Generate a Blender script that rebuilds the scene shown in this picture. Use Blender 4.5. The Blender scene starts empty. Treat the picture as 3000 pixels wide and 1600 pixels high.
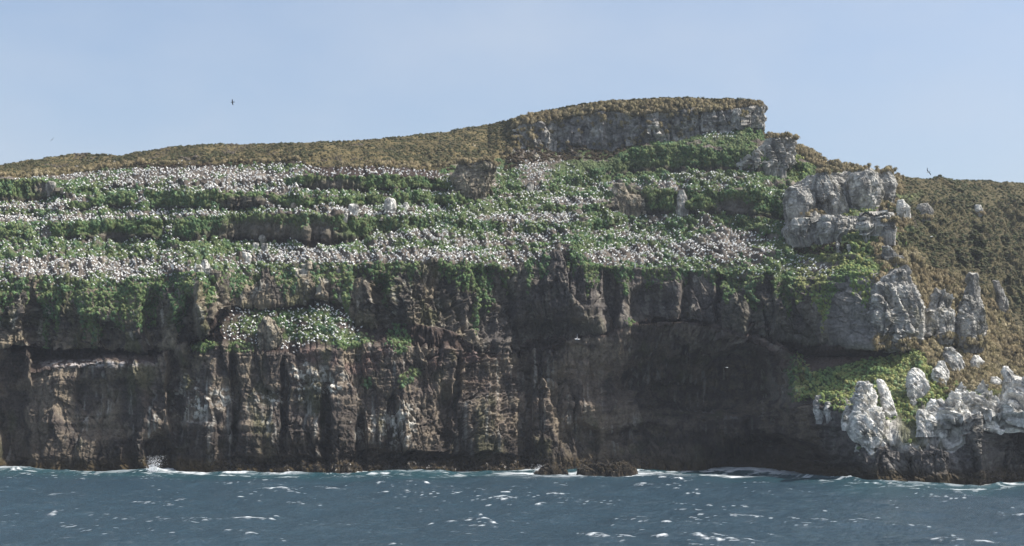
import bpy, math
import numpy as np
from math import radians, sin, cos, pi

# ------------------------------------------------------------------ camera, sky, sun, exposure
scene = bpy.context.scene
COL = scene.collection
CAMZ, FPX, PX0, PY0 = 18.0, 4000.0, 1500.0, 1200.0      # deck height, focal length in px of a 3000 px frame, horizon row
cam_d = bpy.data.cameras.new('camera')
cam = bpy.data.objects.new('camera', cam_d)
COL.objects.link(cam)
cam.location = (0, 0, CAMZ)
cam.rotation_euler = (radians(90), 0, 0)
cam_d.sensor_width = 36.0
cam_d.lens = 48.0
cam_d.shift_y = 400.0 / 3000.0
cam_d.clip_start = 1.0
cam_d.clip_end = 20000.0
scene.camera = cam

SUN_EL, SUN_AZ = 52.0, 97.0                             # azimuth clockwise from +Y
world = bpy.data.worlds.new('World')
scene.world = world
world.use_nodes = True
wn, wl = world.node_tree.nodes, world.node_tree.links
wn.clear()
sky = wn.new('ShaderNodeTexSky')
sky.sky_type = 'NISHITA'
sky.sun_disc = False
sky.sun_elevation = radians(SUN_EL)
sky.sun_rotation = radians(SUN_AZ)
sky.altitude = 0
sky.air_density = 1.0
sky.dust_density = 3.2
sky.ozone_density = 1.5
bgn = wn.new('ShaderNodeBackground')
bgn.inputs['Strength'].default_value = 0.105
won = wn.new('ShaderNodeOutputWorld')
tcn = wn.new('ShaderNodeTexCoord'); cln = wn.new('ShaderNodeTexNoise'); cln.inputs['Scale'].default_value = 3.2; cln.inputs['Detail'].default_value = 5.0
cmp_ = wn.new('ShaderNodeMapping'); cmp_.inputs['Scale'].default_value = (1, 1, 2.2); cmp_.inputs['Location'].default_value = (.35, .2, .1)
wl.new(tcn.outputs['Generated'], cmp_.inputs['Vector']); wl.new(cmp_.outputs[0], cln.inputs['Vector'])
cmr = wn.new('ShaderNodeMapRange')                        # thin high veil, patchy
for k_, v_ in (('From Min', .38), ('From Max', .72), ('To Min', .08), ('To Max', .70)): cmr.inputs[k_].default_value = v_
wl.new(cln.outputs['Fac'], cmr.inputs['Value'])
cmx = wn.new('ShaderNodeMix'); cmx.data_type = 'RGBA'; cmx.inputs[7].default_value = (3.15, 3.55, 4.15, 1)
wl.new(cmr.outputs[0], cmx.inputs[0]); wl.new(sky.outputs[0], cmx.inputs[6])
wl.new(cmx.outputs[2], bgn.inputs['Color'])
wl.new(bgn.outputs[0], won.inputs['Surface'])

sun_d = bpy.data.lights.new('sun', 'SUN')
sun_d.energy = 4.3
sun_d.angle = radians(0.55)
sun_d.color = (1.0, 0.955, 0.89)
sun = bpy.data.objects.new('sun', sun_d)
COL.objects.link(sun)
sv = np.array([sin(radians(SUN_AZ)) * cos(radians(SUN_EL)), cos(radians(SUN_AZ)) * cos(radians(SUN_EL)), sin(radians(SUN_EL))])
from mathutils import Vector, Matrix
sun.rotation_euler = Vector(sv).to_track_quat('Z', 'Y').to_euler()
sun.location = (120, 100, 250)

scene.view_settings.view_transform = 'Standard'
scene.view_settings.look = 'None'
scene.view_settings.exposure = 0.85
scene.view_settings.gamma = 1.0
scene.cycles.max_bounces = 5
scene.cycles.diffuse_bounces = 3
scene.cycles.transparent_max_bounces = 4

rng = np.random.default_rng(7)

# ------------------------------------------------------------------ noise
_T = np.random.default_rng(11).random((64, 64, 64)).astype(np.float32)
def vnoise(x, y, z):
    x, y, z = np.broadcast_arrays(np.asarray(x, np.float32), np.asarray(y, np.float32), np.asarray(z, np.float32))
    xi = np.floor(x).astype(np.int32); yi = np.floor(y).astype(np.int32); zi = np.floor(z).astype(np.int32)
    fx, fy, fz = x - xi, y - yi, z - zi
    fx = fx * fx * (3 - 2 * fx); fy = fy * fy * (3 - 2 * fy); fz = fz * fz * (3 - 2 * fz)
    x0, x1, y0, y1, z0, z1 = xi & 63, (xi + 1) & 63, yi & 63, (yi + 1) & 63, zi & 63, (zi + 1) & 63
    a = _T[x0, y0, z0] * (1 - fx) + _T[x1, y0, z0] * fx
    b = _T[x0, y1, z0] * (1 - fx) + _T[x1, y1, z0] * fx
    c = _T[x0, y0, z1] * (1 - fx) + _T[x1, y0, z1] * fx
    d = _T[x0, y1, z1] * (1 - fx) + _T[x1, y1, z1] * fx
    a = a * (1 - fy) + b * fy
    c = c * (1 - fy) + d * fy
    return (a * (1 - fz) + c * fz) * 2 - 1
def fbm(x, y, z, o=4, g=0.5):
    s = 0; a = 1; t = 0; f = 1.0
    for i in range(o):
        s = s + a * vnoise(x * f + 17.3 * i, y * f + 5.1 * i, z * f + 9.7 * i)
        t += a; a *= g; f *= 2.03
    return s / t
_R2 = np.random.default_rng(5).random((256, 256, 5)).astype(np.float32)
def worley(u, v):
    """distance gap between nearest and second cell, a random value of the nearest cell, and a randomly tilted plane inside it"""
    u = np.asarray(u, np.float32); v = np.asarray(v, np.float32)
    ui = np.floor(u).astype(np.int32); vi = np.floor(v).astype(np.int32)
    f1 = np.full(u.shape, 9.0, np.float32); f2 = f1.copy(); cid = np.zeros_like(f1); tilt = np.zeros_like(f1)
    for du in (-1, 0, 1):
        for dv in (-1, 0, 1):
            r = _R2[(ui + du) & 255, (vi + dv) & 255]
            ou = ui + du + r[..., 0] - u; ov = vi + dv + r[..., 1] - v
            d = np.hypot(ou, ov)
            near = d < f1
            f2 = np.where(near, f1, np.minimum(f2, d))
            cid = np.where(near, r[..., 2], cid)
            tilt = np.where(near, ou * (r[..., 3] - .5) + ov * (r[..., 4] - .5), tilt)
            f1 = np.where(near, d, f1)
    return f2 - f1, cid, tilt
def sm(a, b, x):
    t = np.clip((x - a) / (b - a), 0, 1)
    return t * t * (3 - 2 * t)
def mix(a, b, t):
    return a + (np.asarray(b, np.float32) - a) * t[..., None]

def unproj(px, py, Y):
    return np.stack([(px - PX0) / FPX * Y, Y + 0 * px, CAMZ + (PY0 - py) / FPX * Y], -1)

# ------------------------------------------------------------------ mesh helpers
def mesh_obj(name, verts, faces, mat=None, col=None, smooth=True, mats=None, midx=None, parent=None):
    """faces: int array (n,3) or (n,4)"""
    verts = np.ascontiguousarray(verts, np.float32); faces = np.ascontiguousarray(faces, np.int32)
    me = bpy.data.meshes.new(name)
    n, k = faces.shape
    me.vertices.add(len(verts)); me.vertices.foreach_set('co', verts.ravel())
    me.loops.add(n * k); me.loops.foreach_set('vertex_index', faces.ravel())
    me.polygons.add(n)
    me.polygons.foreach_set('loop_start', np.arange(0, n * k, k, dtype=np.int32))
    me.polygons.foreach_set('loop_total', np.full(n, k, np.int32))
    for m in (mats or ([mat] if mat else [])):
        me.materials.append(m)
    if midx is not None:
        me.polygons.foreach_set('material_index', np.ascontiguousarray(midx, np.int32))
    me.polygons.foreach_set('use_smooth', np.full(n, bool(smooth)))
    me.update(calc_edges=True)
    if col is not None:
        c = np.ones((len(verts), 4), np.float32); c[:, :3] = col
        at = me.color_attributes.new('Col', 'FLOAT_COLOR', 'POINT')
        at.data.foreach_set('color', c.ravel())
    o = bpy.data.objects.new(name, me)
    COL.objects.link(o)
    if parent: o.parent = parent
    return o
def tag(o, label=None, cat=None, group=None, kind=None):
    if label: o['label'] = label
    if cat: o['category'] = cat
    if group: o['group'] = group
    if kind: o['kind'] = kind
    return o
def empty(name, loc):
    o = bpy.data.objects.new(name, None); COL.objects.link(o); o.location = loc
    return o
def gridfaces(nr, nc):
    i = (np.arange(nr - 1)[:, None] * nc + np.arange(nc - 1)[None, :]).ravel()
    return np.stack([i, i + 1, i + nc + 1, i + nc], -1)
def gridnormals(P):
    du = np.gradient(P, axis=1); dv = np.gradient(P, axis=0)
    n = np.cross(du, dv)
    return n / (np.linalg.norm(n, axis=-1, keepdims=True) + 1e-9)

# ------------------------------------------------------------------ materials
def new_mat(name):
    m = bpy.data.materials.new(name); m.use_nodes = True
    nt = m.node_tree
    return m, nt, nt.nodes['Principled BSDF']
def node(nt, kind, **kw):
    n = nt.nodes.new(kind)
    for k, v in kw.items():
        if k in n.inputs: n.inputs[k].default_value = v
        else: setattr(n, k, v)
    return n
def attr_mat(name, rough=0.9, spec=0.2, var=0.25, vscale=1.5, bump=0.0, bscale=1.0, crack=0.0, dist=0.3):
    m, nt, b = new_mat(name)
    a = node(nt, 'ShaderNodeAttribute', attribute_name='Col')
    geo = node(nt, 'ShaderNodeNewGeometry')
    nz = node(nt, 'ShaderNodeTexNoise', Scale=vscale, Detail=6.0, Roughness=0.65)
    nt.links.new(geo.outputs['Position'], nz.inputs['Vector'])
    mr = node(nt, 'ShaderNodeMapRange')
    mr.inputs['From Min'].default_value = 0.3; mr.inputs['From Max'].default_value = 0.7
    mr.inputs['To Min'].default_value = 1 - var; mr.inputs['To Max'].default_value = 1 + var
    nt.links.new(nz.outputs['Fac'], mr.inputs['Value'])
    mx = node(nt, 'ShaderNodeMix', data_type='RGBA', blend_type='MULTIPLY')
    mx.inputs[0].default_value = 1.0
    nt.links.new(a.outputs['Color'], mx.inputs[6]); nt.links.new(mr.outputs[0], mx.inputs[7])
    nt.links.new(mx.outputs[2], b.inputs['Base Color'])
    b.inputs['Roughness'].default_value = rough
    b.inputs['Specular IOR Level'].default_value = spec
    if bump > 0:
        n2 = node(nt, 'ShaderNodeTexNoise', Scale=bscale, Detail=8.0, Roughness=0.7)
        nt.links.new(geo.outputs['Position'], n2.inputs['Vector'])
        h = n2.outputs['Fac']
        if crack > 0:
            mp = node(nt, 'ShaderNodeMapping'); mp.inputs['Scale'].default_value = (1, 1, 0.55)
            nt.links.new(geo.outputs['Position'], mp.inputs['Vector'])
            vo = node(nt, 'ShaderNodeTexVoronoi', feature='DISTANCE_TO_EDGE', Scale=0.55)
            wv = node(nt, 'ShaderNodeVectorMath', operation='ADD')
            n3 = node(nt, 'ShaderNodeTexNoise', Scale=0.8, Detail=3.0)
            nt.links.new(geo.outputs['Position'], n3.inputs['Vector'])
            nt.links.new(mp.outputs[0], wv.inputs[0]); nt.links.new(n3.outputs['Color'], wv.inputs[1])
            nt.links.new(wv.outputs[0], vo.inputs['Vector'])
            cr = node(nt, 'ShaderNodeMapRange'); cr.inputs['From Max'].default_value = 0.06
            nt.links.new(vo.outputs['Distance'], cr.inputs['Value'])
            ma = node(nt, 'ShaderNodeMath', operation='MULTIPLY_ADD'); ma.inputs[1].default_value = crack
            nt.links.new(cr.outputs[0], ma.inputs[0]); nt.links.new(h, ma.inputs[2])
            h = ma.outputs[0]
        bp = node(nt, 'ShaderNodeBump', Strength=bump, Distance=dist)
        nt.links.new(h, bp.inputs['Height']); nt.links.new(bp.outputs[0], b.inputs['Normal'])
    return m
def plain_mat(name, c, rough=0.7, spec=0.3):
    m, nt, b = new_mat(name)
    nz = node(nt, 'ShaderNodeTexNoise', Scale=4.0, Detail=3.0)
    tc = node(nt, 'ShaderNodeTexCoord')
    nt.links.new(tc.outputs['Object'], nz.inputs['Vector'])
    mx = node(nt, 'ShaderNodeMix', data_type='RGBA')
    mx.inputs[6].default_value = (*[v * 0.9 for v in c], 1); mx.inputs[7].default_value = (*[min(1, v * 1.08) for v in c], 1)
    nt.links.new(nz.outputs['Fac'], mx.inputs[0]); nt.links.new(mx.outputs[2], b.inputs['Base Color'])
    b.inputs['Roughness'].default_value = rough; b.inputs['Specular IOR Level'].default_value = spec
    return m
M_ROCK = attr_mat('weathered_rock', 0.92, 0.15, 0.42, 1.2, bump=1.0, bscale=1.3, crack=0.35, dist=0.5)
M_VEG = attr_mat('leaves', 0.75, 0.15, 0.25, 0.5)
M_KELP = attr_mat('kelp', 0.35, 0.5, 0.3, 2.0)
M_WHITE = plain_mat('white_plumage', (0.86, 0.86, 0.84), 0.8, 0.1)
M_DARK = plain_mat('slate_plumage', (0.075, 0.07, 0.07), 0.8, 0.1)
M_GREYP = plain_mat('grey_plumage', (0.22, 0.22, 0.23), 0.8, 0.1)
M_BILL = plain_mat('bill', (0.5, 0.48, 0.38), 0.5, 0.3)
M_BROWNP = plain_mat('brown_plumage', (0.03, 0.027, 0.03), 0.8, 0.1)

# ------------------------------------------------------------------ the island: a loft through surveyed lines
px = np.arange(-330, 3331, 2.0, dtype=np.float64)
NC = len(px)
def L(*pts):
    a = np.array(pts, float)
    return np.interp(px, a[:, 0], a[:, 1])
def wob(amp, sc, seed, oct=3):
    return amp * fbm(px / sc, np.full(NC, seed * 3.7), np.full(NC, 1.3 * seed), oct)

py_w = L((-330,1378),(0,1378),(300,1380),(600,1383),(1000,1386),(1300,1383),(1550,1377),(1750,1377),(1900,1376),(2100,1378),(2200,1382),(2300,1388),(2400,1400),(2500,1411),(2560,1416),(2700,1419),(2880,1421),(2940,1412),(3000,1412),(3330,1410))
Y1 = 72000.0 / (py_w - 1200.0)
py3 = L((0,1285),(500,1275),(1600,1270),(2300,1275),(2400,1300),(2560,1365),(2700,1360),(3000,1350))
D3 = L((-330,2),(0,2),(600,3),(1000,4),(1600,5),(1760,10),(1900,18),(2000,22),(2150,24),(2260,20),(2340,10),(2400,6),(2480,1.5),(2560,1),(2700,2),(3000,2))
py4 = L((0,1165),(600,1150),(1600,1140),(2000,1120),(2250,1110),(2330,1215),(2400,1215),(2471,1275),(2523,1310),(2549,1348),(2571,1310),(2640,1315),(2785,1315),(2846,1275),(2900,1265),(3000,1295))
D4 = L((0,5),(1000,7),(1600,9),(1760,14),(1900,22),(2000,25),(2150,25),(2240,20),(2290,12),(2330,9),(2400,5),(2480,2.5),(2560,1.5),(2700,3),(3000,3))
py5 = L((-330,1030),(0,1026),(80,1024),(95,1085),(150,1076),(250,1056),(330,1058),(400,1068),(460,1066),(500,1032),(560,1010),(610,1012),(650,1010),(680,1010),(748,1026),(800,1040),(870,1040),(900,1022),(1060,1013),(1180,1010),(1260,1020),(1320,1026),(1400,1034),(1480,1034),(1580,1014),(1680,994),(1790,985),(1850,952),(2000,945),(2100,960),(2230,1000),(2280,1026),(2305,1056),(2325,1105),(2345,1158),(2388,1162),(2430,1185),(2471,1215),(2523,1282),(2549,1330),(2571,1282),(2593,1269),(2637,1278),(2785,1280),(2807,1243),(2846,1212),(2899,1199),(2973,1234),(3000,1243),(3330,1230)) + wob(4, 30, 1)
D5 = L((0,7),(600,8),(1000,10),(1600,10),(1800,8),(2000,6),(2150,4),(2250,5),(2330,9),(2400,9),(2480,5),(2560,5),(2800,7),(3000,7))
py6 = L((0,1018),(85,1018),(100,1042),(500,1022),(560,1005),(620,985),(660,912),(700,902),(1000,902),(1080,955),(1150,985),(1250,1030),(1430,1032),(1650,1008),(1750,975),(1900,950),(2050,940),(2150,955),(2230,990),(2300,1015),(2340,1035),(2400,1045),(2500,1045),(2600,1035),(2700,1015),(2725,1060),(2800,1120),(3000,1130))
d6 = L((-330,8),(0,8),(60,9),(100,12),(500,12),(560,6),(640,8),(700,14),(1080,14),(1150,6),(1200,2),(1650,2),(1750,7),(2100,9),(2230,11),(2280,16),(2340,24),(2400,30),(2500,38),(2600,38),(2700,34),(2800,28),(3000,28))
py7 = L((-330,1012),(0,1010),(100,1018),(200,1026),(280,1020),(400,1022),(480,1010),(560,1004),(600,990),(640,905),(700,894),(800,890),(900,896),(1000,940),(1060,958),(1140,954),(1220,946),(1300,956),(1340,978),(1380,1008),(1420,1032),(1460,1036),(1500,1024),(1560,1012),(1680,984),(1750,966),(1850,945),(1950,937),(2050,935),(2150,955),(2200,982),(2300,990),(2400,1000),(2470,998),(2571,1020),(2670,1027),(2715,1000),(2800,1030),(3000,1040)) + wob(6, 22, 2)
d7 = L((-330,-8),(560,-8),(640,-4),(680,-3),(1080,-3),(1200,-1),(1650,-2.5),(1750,-7),(2200,-9),(2300,-10),(2400,-8),(2500,-7),(2650,-5),(2720,8),(2800,18),(3000,18))
py9 = L((-330,836),(0,834),(60,812),(120,810),(200,814),(320,826),(400,822),(460,814),(510,794),(560,796),(640,802),(720,802),(800,798),(880,782),(900,766),(1100,774),(1180,770),(1300,770),(1420,776),(1500,780),(1580,766),(1640,742),(1700,744),(1750,776),(1900,790),(2000,792),(2120,796),(2240,818),(2340,832),(2440,816),(2500,806),(2560,800),(2700,850),(2800,900),(3000,920)) + wob(5, 25, 3)
py8 = 0.5 * (py7 + py9)
D8 = L((0,0.5),(600,0.5),(1200,2.5),(1400,3.5),(1650,2),(2000,3),(2500,2),(2720,10),(3000,12))
D9 = L((0,6),(600,6),(1000,6),(1500,5),(2000,7),(2500,6),(2720,20),(3000,24))
py10 = L((-330,716),(0,706),(250,700),(350,708),(560,704),(640,702),(850,716),(1000,716),(1070,708),(1100,682),(1200,670),(1350,672),(1600,684),(1700,672),(1800,668),(1900,676),(2000,684),(2150,682),(2280,690),(2400,712),(2480,740),(2640,740),(2800,800),(3000,860)) + (wob(11, 60, 4) + wob(3, 14, 24))
py11 = L((-330,666),(0,662),(250,655),(500,650),(600,640),(700,630),(900,628),(1000,632),(1080,642),(1200,640),(1330,648),(1450,652),(1600,655),(1750,648),(1850,640),(1950,640),(2080,630),(2280,655),(2400,700),(2480,720),(2640,715),(2800,765),(3000,800)) + (wob(10, 60, 5) + wob(3, 14, 25))
py12 = L((-330,640),(0,632),(150,628),(260,618),(330,613),(620,615),(700,612),(850,608),(1000,608),(1080,602),(1250,598),(1320,604),(1400,600),(1500,615),(1700,620),(1790,620),(1900,632),(2100,636),(2270,640),(2400,660),(2640,690),(2800,720),(3000,740)) + (wob(8, 60, 6) + wob(3, 14, 26))
py13 = L((-330,612),(0,608),(150,602),(260,592),(330,570),(450,560),(640,570),(760,572),(900,576),(1080,576),(1200,574),(1320,580),(1500,603),(1700,610),(1780,590),(1820,560),(1900,556),(2050,558),(2200,560),(2270,575),(2400,640),(2640,660),(2800,690),(3000,700)) + (wob(8, 60, 7) + wob(3, 14, 27))
py14 = L((-330,600),(0,592),(120,588),(170,575),(300,556),(500,545),(800,540),(880,548),(920,560),(1100,562),(1250,560),(1330,556),(1500,560),(1780,530),(1850,502),(2000,500),(2160,502),(2330,505),(2400,560),(2640,640),(2800,640),(3000,640)) + (wob(6, 60, 8) + wob(3, 14, 28))
py15 = L((-330,535),(0,527),(120,527),(170,560),(300,546),(500,536),(800,530),(880,520),(920,515),(1270,520),(1330,545),(1500,548),(1780,500),(1850,435),(1950,425),(2160,440),(2330,460),(2400,530),(2640,600),(2800,590),(3000,590)) + (wob(6, 60, 9) + wob(3, 14, 29))
py16 = L((-330,545),(0,520),(64,520),(200,508),(360,492),(450,484),(700,477),(890,473),(905,485),(1270,498),(1330,480),(1480,460),(1524,430),(1620,430),(1700,434),(1800,436),(1860,424),(1900,412),(2000,406),(2060,392),(2140,384),(2200,378),(2230,374),(2238,408),(2310,428),(2330,446),(2400,495),(2500,510),(2640,570),(2800,560),(3000,560)) + wob(3, 35, 10)
py17 = L((-330,535),(0,505),(360,470),(700,455),(890,450),(1270,440),(1480,400),(1524,362),(1620,352),(1700,340),(1780,322),(1860,336),(1940,328),(2020,316),(2100,328),(2180,316),(2230,312),(2238,400),(2310,418),(2330,436),(2400,478),(2500,495),(2640,535),(3000,545)) + wob(7, 26, 31) * ((px > 1520) & (px < 2236))
py18 = L((-330,520),(0,484),(70,472),(120,466),(180,456),(230,450),(300,453),(350,457),(420,444),(490,434),(560,426),(650,424),(760,422),(1000,415),(1100,408),(1200,398),(1300,388),(1400,370),(1480,354),(1580,326),(1700,306),(1740,299),(1850,291),(1940,286),(2000,286),(2150,290),(2224,296),(2231,304),(2237,390),(2300,404),(2330,428),(2370,439),(2420,472),(2500,488),(2640,522),(2700,525),(2740,521),(2800,527),(2900,532),(3000,536),(3330,550))

def zof(py, Y): return CAMZ + (PY0 - py) / FPX * Y
K = []                                                    # list of (Y, z)
K.append((Y1 - 1.0, np.full(NC, -4.0)))
K.append((Y1, np.zeros(NC)))
K.append((Y1 + D3, zof(py3, Y1 + D3)))
K.append((Y1 + D4, zof(py4, Y1 + D4)))
Y5 = Y1 + D5; K.append((Y5, zof(py5, Y5)))
Y6 = Y5 + d6; K.append((Y6, zof(py6, Y6)))
Y7 = Y6 + d7; K.append((Y7, zof(py7, Y7)))
K.append((Y7 + D8, zof(py8, Y7 + D8)))
K.append((Y7 + D9, zof(py9, Y7 + D9)))
def climb(py, ang):
    Y0, z0 = K[-1]
    k = (PY0 - py) / FPX
    a = np.radians(ang)
    s = (k * Y0 - (z0 - CAMZ)) / (np.sin(a) - k * np.cos(a))
    s = np.maximum(s, 0.05)
    K.append((Y0 + s * np.cos(a), z0 + s * np.sin(a)))
A10 = L((0,27),(2560,29),(2700,40),(3000,40)); A12 = A10; A14 = L((0,27),(2560,29),(2700,34),(3000,30))
brk1 = 38 * sm(-.05, .45, fbm(px / 110, np.full(NC, 5.5), np.full(NC, 2.2), 3)); brk2 = 38 * sm(-.05, .45, fbm(px / 100, np.full(NC, 9.5), np.full(NC, 6.2), 3))
mid_soft = sm(1180, 1320, px) * (1 - sm(2250, 2300, px))
R11 = L((0,68),(500,72),(600,92),(1000,92),(1100,70),(2280,72),(2420,50),(2640,40),(3000,40)) - brk1 - 14 * mid_soft
R13 = L((0,68),(560,74),(640,84),(900,76),(1700,70),(1800,86),(2280,80),(2420,40),(3000,36)) - brk2 * (1 - sm(1760, 1800, px))
R15 = L((0,70),(150,70),(250,45),(800,45),(900,85),(1250,85),(1340,50),(1750,50),(1850,66),(2160,66),(2330,60),(2450,34),(3000,30))
A16 = L((0,30),(1480,33),(2240,38),(2560,32),(2700,30),(3000,26))
def slope_up(da):
    del K[9:]
    climb(py10, A10 + da); climb(py11, R11); climb(py12, A12 + da); climb(py13, R13); climb(py14, A14 + da); climb(py15, R15); climb(py16, A16 + da)
    return K[-1][0]
slope_up(np.zeros(NC))
def blur(v, n):
    k = np.hanning(n * 2 + 1); k /= k.sum()
    return np.convolve(np.pad(v, n, 'edge'), k, 'valid')
target = blur(K[-1][0], 130)                               # the hillside keeps one even front: the slopes between the risers make up the difference
lo, hi = np.full(NC, -9.0), np.full(NC, 16.0)
for _ in range(18):
    mid = (lo + hi) / 2
    far = slope_up(mid) > target
    lo = np.where(far, mid, lo); hi = np.where(far, hi, mid)
slope_up(blur((lo + hi) / 2, 4))
climb(py17, L((0,25),(1430,27),(1570,84),(2231,86),(2238,40),(2500,30),(2640,24),(3000,22)))
climb(py18, L((0,22),(1470,24),(1540,40),(2231,45),(2238,30),(2640,22),(3000,20)))
Y18, z18 = K[-1]
K.append((Y18 + 60, z18 - 1.0 - 0 * px))
K.append((Y18 + 260, z18 - 60.0))
ROWS = [4, 100, 84, 80, 44, 14, 76, 80, 56, 28, 40, 26, 28, 18, 26, 44, 30, 16, 3]
Ys = np.stack([k[0] for k in K]); Zs = np.stack([k[1] for k in K])
rowY, rowZ, seg, tt = [], [], [], []
for s, n in enumerate(ROWS):
    t = np.arange(n) / n
    rowY.append(Ys[s] + (Ys[s + 1] - Ys[s]) * t[:, None]); rowZ.append(Zs[s] + (Zs[s + 1] - Zs[s]) * t[:, None])
    seg += [s] * n; tt += list(t)
rowY.append(Ys[-1:]); rowZ.append(Zs[-1:]); seg.append(len(ROWS) - 1); tt.append(1.0)
BY = np.concatenate(rowY); BZ = np.concatenate(rowZ)
seg = np.array(seg); tt = np.array(tt); NR = len(seg)
BX = (px[None, :] - PX0) / FPX * BY
PXG = np.broadcast_to(px[None, :], BY.shape)
PYG = PY0 - (BZ - CAMZ) / BY * FPX
SEG = np.broadcast_to(seg[:, None], BY.shape); TT = np.broadcast_to(tt[:, None], BY.shape)

def blob(cx, cy, rx, ry, soft=0.5):
    d = np.hypot((PXG - cx) / rx, (PYG - cy) / ry)
    return 1 - sm(1 - soft, 1 + soft, d)

P = np.stack([BX, BY, BZ], -1).astype(np.float32)
# smooth base normals
Pb = P.copy()
for _ in range(3):
    Pb[1:-1] = (Pb[:-2] + 2 * Pb[1:-1] + Pb[2:]) / 4
N = gridnormals(Pb)
if (N[..., 1].mean() > 0): N = -N                          # outward = towards the sea
# displacement weights for each segment
w_cliff = np.array([1,1,1,1,.45,.8,1,1,.16,.55,.16,.5,.14,.5,.14,.2,.05,0,0])[seg][:, None] * np.ones(NC)
summit = sm(1450, 1560, px) * (1 - sm(2230, 2238, px))
w_cliff = np.where(SEG == 15, np.maximum(w_cliff, summit[None, :] * 0.95), w_cliff)
right = sm(2560, 2720, px)[None, :]
w_cliff = np.where((SEG >= 5) & (SEG <= 16), w_cliff * (1 - right) + 0.25 * right, w_cliff)
w_cliff = np.where((SEG == 4), np.maximum(w_cliff * (1 - right), 0.9 * right * (1 - 0.5 * TT)), w_cliff)
w_cliff = w_cliff * (1 + .45 * sm(2500, 2600, px)[None, :] * ((SEG >= 1) & (SEG <= 3)))
k7 = np.ones(9) / 9
w_cliff = np.apply_along_axis(lambda c: np.convolve(np.pad(c, 4, 'edge'), k7, 'valid'), 0, w_cliff).astype(np.float32)

def rock_disp(X, Y, Z, big=1.0, f=1.0, side=.35):
    wx = X + 1.5 * fbm(X / 7, Y / 7, Z / 12, 4)
    wz = Z + 3.0 * fbm(X / 9 + 7, Y / 9, Z / 9, 4)
    q = wx + side * Y
    rough = 0.55 + 0.9 * sm(-.35, .35, fbm(X / 30 + 3, Y / 30, Z / 22, 2))          # some walls are smooth, some broken
    g, c, t = worley(q * f / 6.5, wz * f / 26)
    d = 3.2 * (c - 0.5) + 4.2 * t - 1.0 * (1 - sm(0.0, 0.08, g)) * rough
    g, c, t = worley(q * f / 2.6 + 31, wz * f / 8.0)
    d = d + rough * (1.5 * (c - 0.5) + 2.4 * t - 0.85 * (1 - sm(0.0, 0.12, g)))
    g, c, t = worley(q * f / 1.1 + 11, wz * f / 2.2 + 5)
    d = d + rough * (0.8 * (c - 0.5) + 1.7 * t)
    g, c, t = worley(q * f / .55 + 61, wz * f / .8 + 25)
    d = d + rough * (0.36 * (c - 0.5) + 0.8 * t)
    zz = Z + 1.2 * fbm(X / 15, Y / 15, Z / 15, 2)
    strat = vnoise(X / 26, Y / 26, zz / 1.7)
    d = d + 0.75 * strat + .38 * rough * vnoise(X / 9, Y / 9, zz / .55)
    d = d * big / f
    return d + 0.7 * fbm(X / 3.5, Y / 3.5, Z / 4.5, 5, 0.6) + 2.4 / f * fbm(X / 22, Y / 22, Z / 30, 3)
X, Y, Z = P[..., 0], P[..., 1], P[..., 2]
disp = rock_disp(X, Y, Z) * w_cliff
# softer ground on the slopes: hummocks and rills
hum = 0.9 * fbm(X / 5, Y / 5, Z / 5, 4) + 0.35 * fbm(X / 1.3, Y / 1.3, Z / 1.3, 3)
disp = disp + hum * np.clip(1 - 1.2 * w_cliff, 0, 1) * (SEG < 17)
g, c, t = worley((X + .4 * Y) / 3.4, Z / 7)
g2, c2, t2 = worley((X + .4 * Y) / 1.7 + 9, Z / 3)
disp = disp + ((SEG >= 8) & (SEG <= 13)) * (1.5 * sm(0, .6, g) * (.4 + c) + .6 * sm(0, .6, g2) - .7)
# caves, gullies and bulges of the lower cliff, pushed along the view depth
push = np.zeros_like(disp)
low = ((SEG >= 1) & (SEG <= 5)).astype(np.float32)
wq = 14 * fbm(X / 6, Y / 6, Z / 6, 3)
def scoop(cx, cy, rx, ry, soft):
    d = np.hypot((PXG + wq - cx) / rx, (PYG + wq[::-1] - cy) / ry)
    return 1 - sm(1 - soft, 1 + soft, d)
for cx, cy, rx, ry, a, so in [(2235,1350,150,66,26,.3),(2080,1120,250,95,12,.3),(2260,1250,70,60,9,.3),(1960,1170,90,55,5,.3),(2150,1075,70,40,4,.3),(1880,1300,130,50,4,.3),(2120,1245,100,42,-5,.35),(1790,1120,70,60,3,.3),(1700,1290,60,50,5,.25),(1650,1200,40,90,3,.3),
                          (470,1340,36,70,9,.3),(520,1150,24,140,7,.35),(35,1190,42,200,7,.3),(300,1190,130,90,3.5,.25),(2450,1385,80,30,7,.3),
                          (690,1180,14,150,5,.35),(835,1200,13,140,5,.35),(960,1240,14,110,5,.35),(1060,1290,18,80,5,.3),(1330,1120,11,120,5,.4),(1300,1220,20,90,5,.3),(1535,1200,22,170,5,.35),(1150,1345,140,24,5,.3),(1350,1352,200,22,5,.3),(820,1352,150,14,3,.3),
                          (620,1190,30,160,-2.5,.5),(760,1260,55,90,-3,.4),(1000,1180,36,130,-2.5,.5),(1420,1250,60,110,-4,.35),(1190,1260,50,110,-3,.4),(400,1200,30,130,-3,.4),(2330,1150,30,140,-3,.5)]:
    push += a * scoop(cx, cy, rx, ry, so) * low
up = ((SEG >= 6) & (SEG <= 7)).astype(np.float32)
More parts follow.
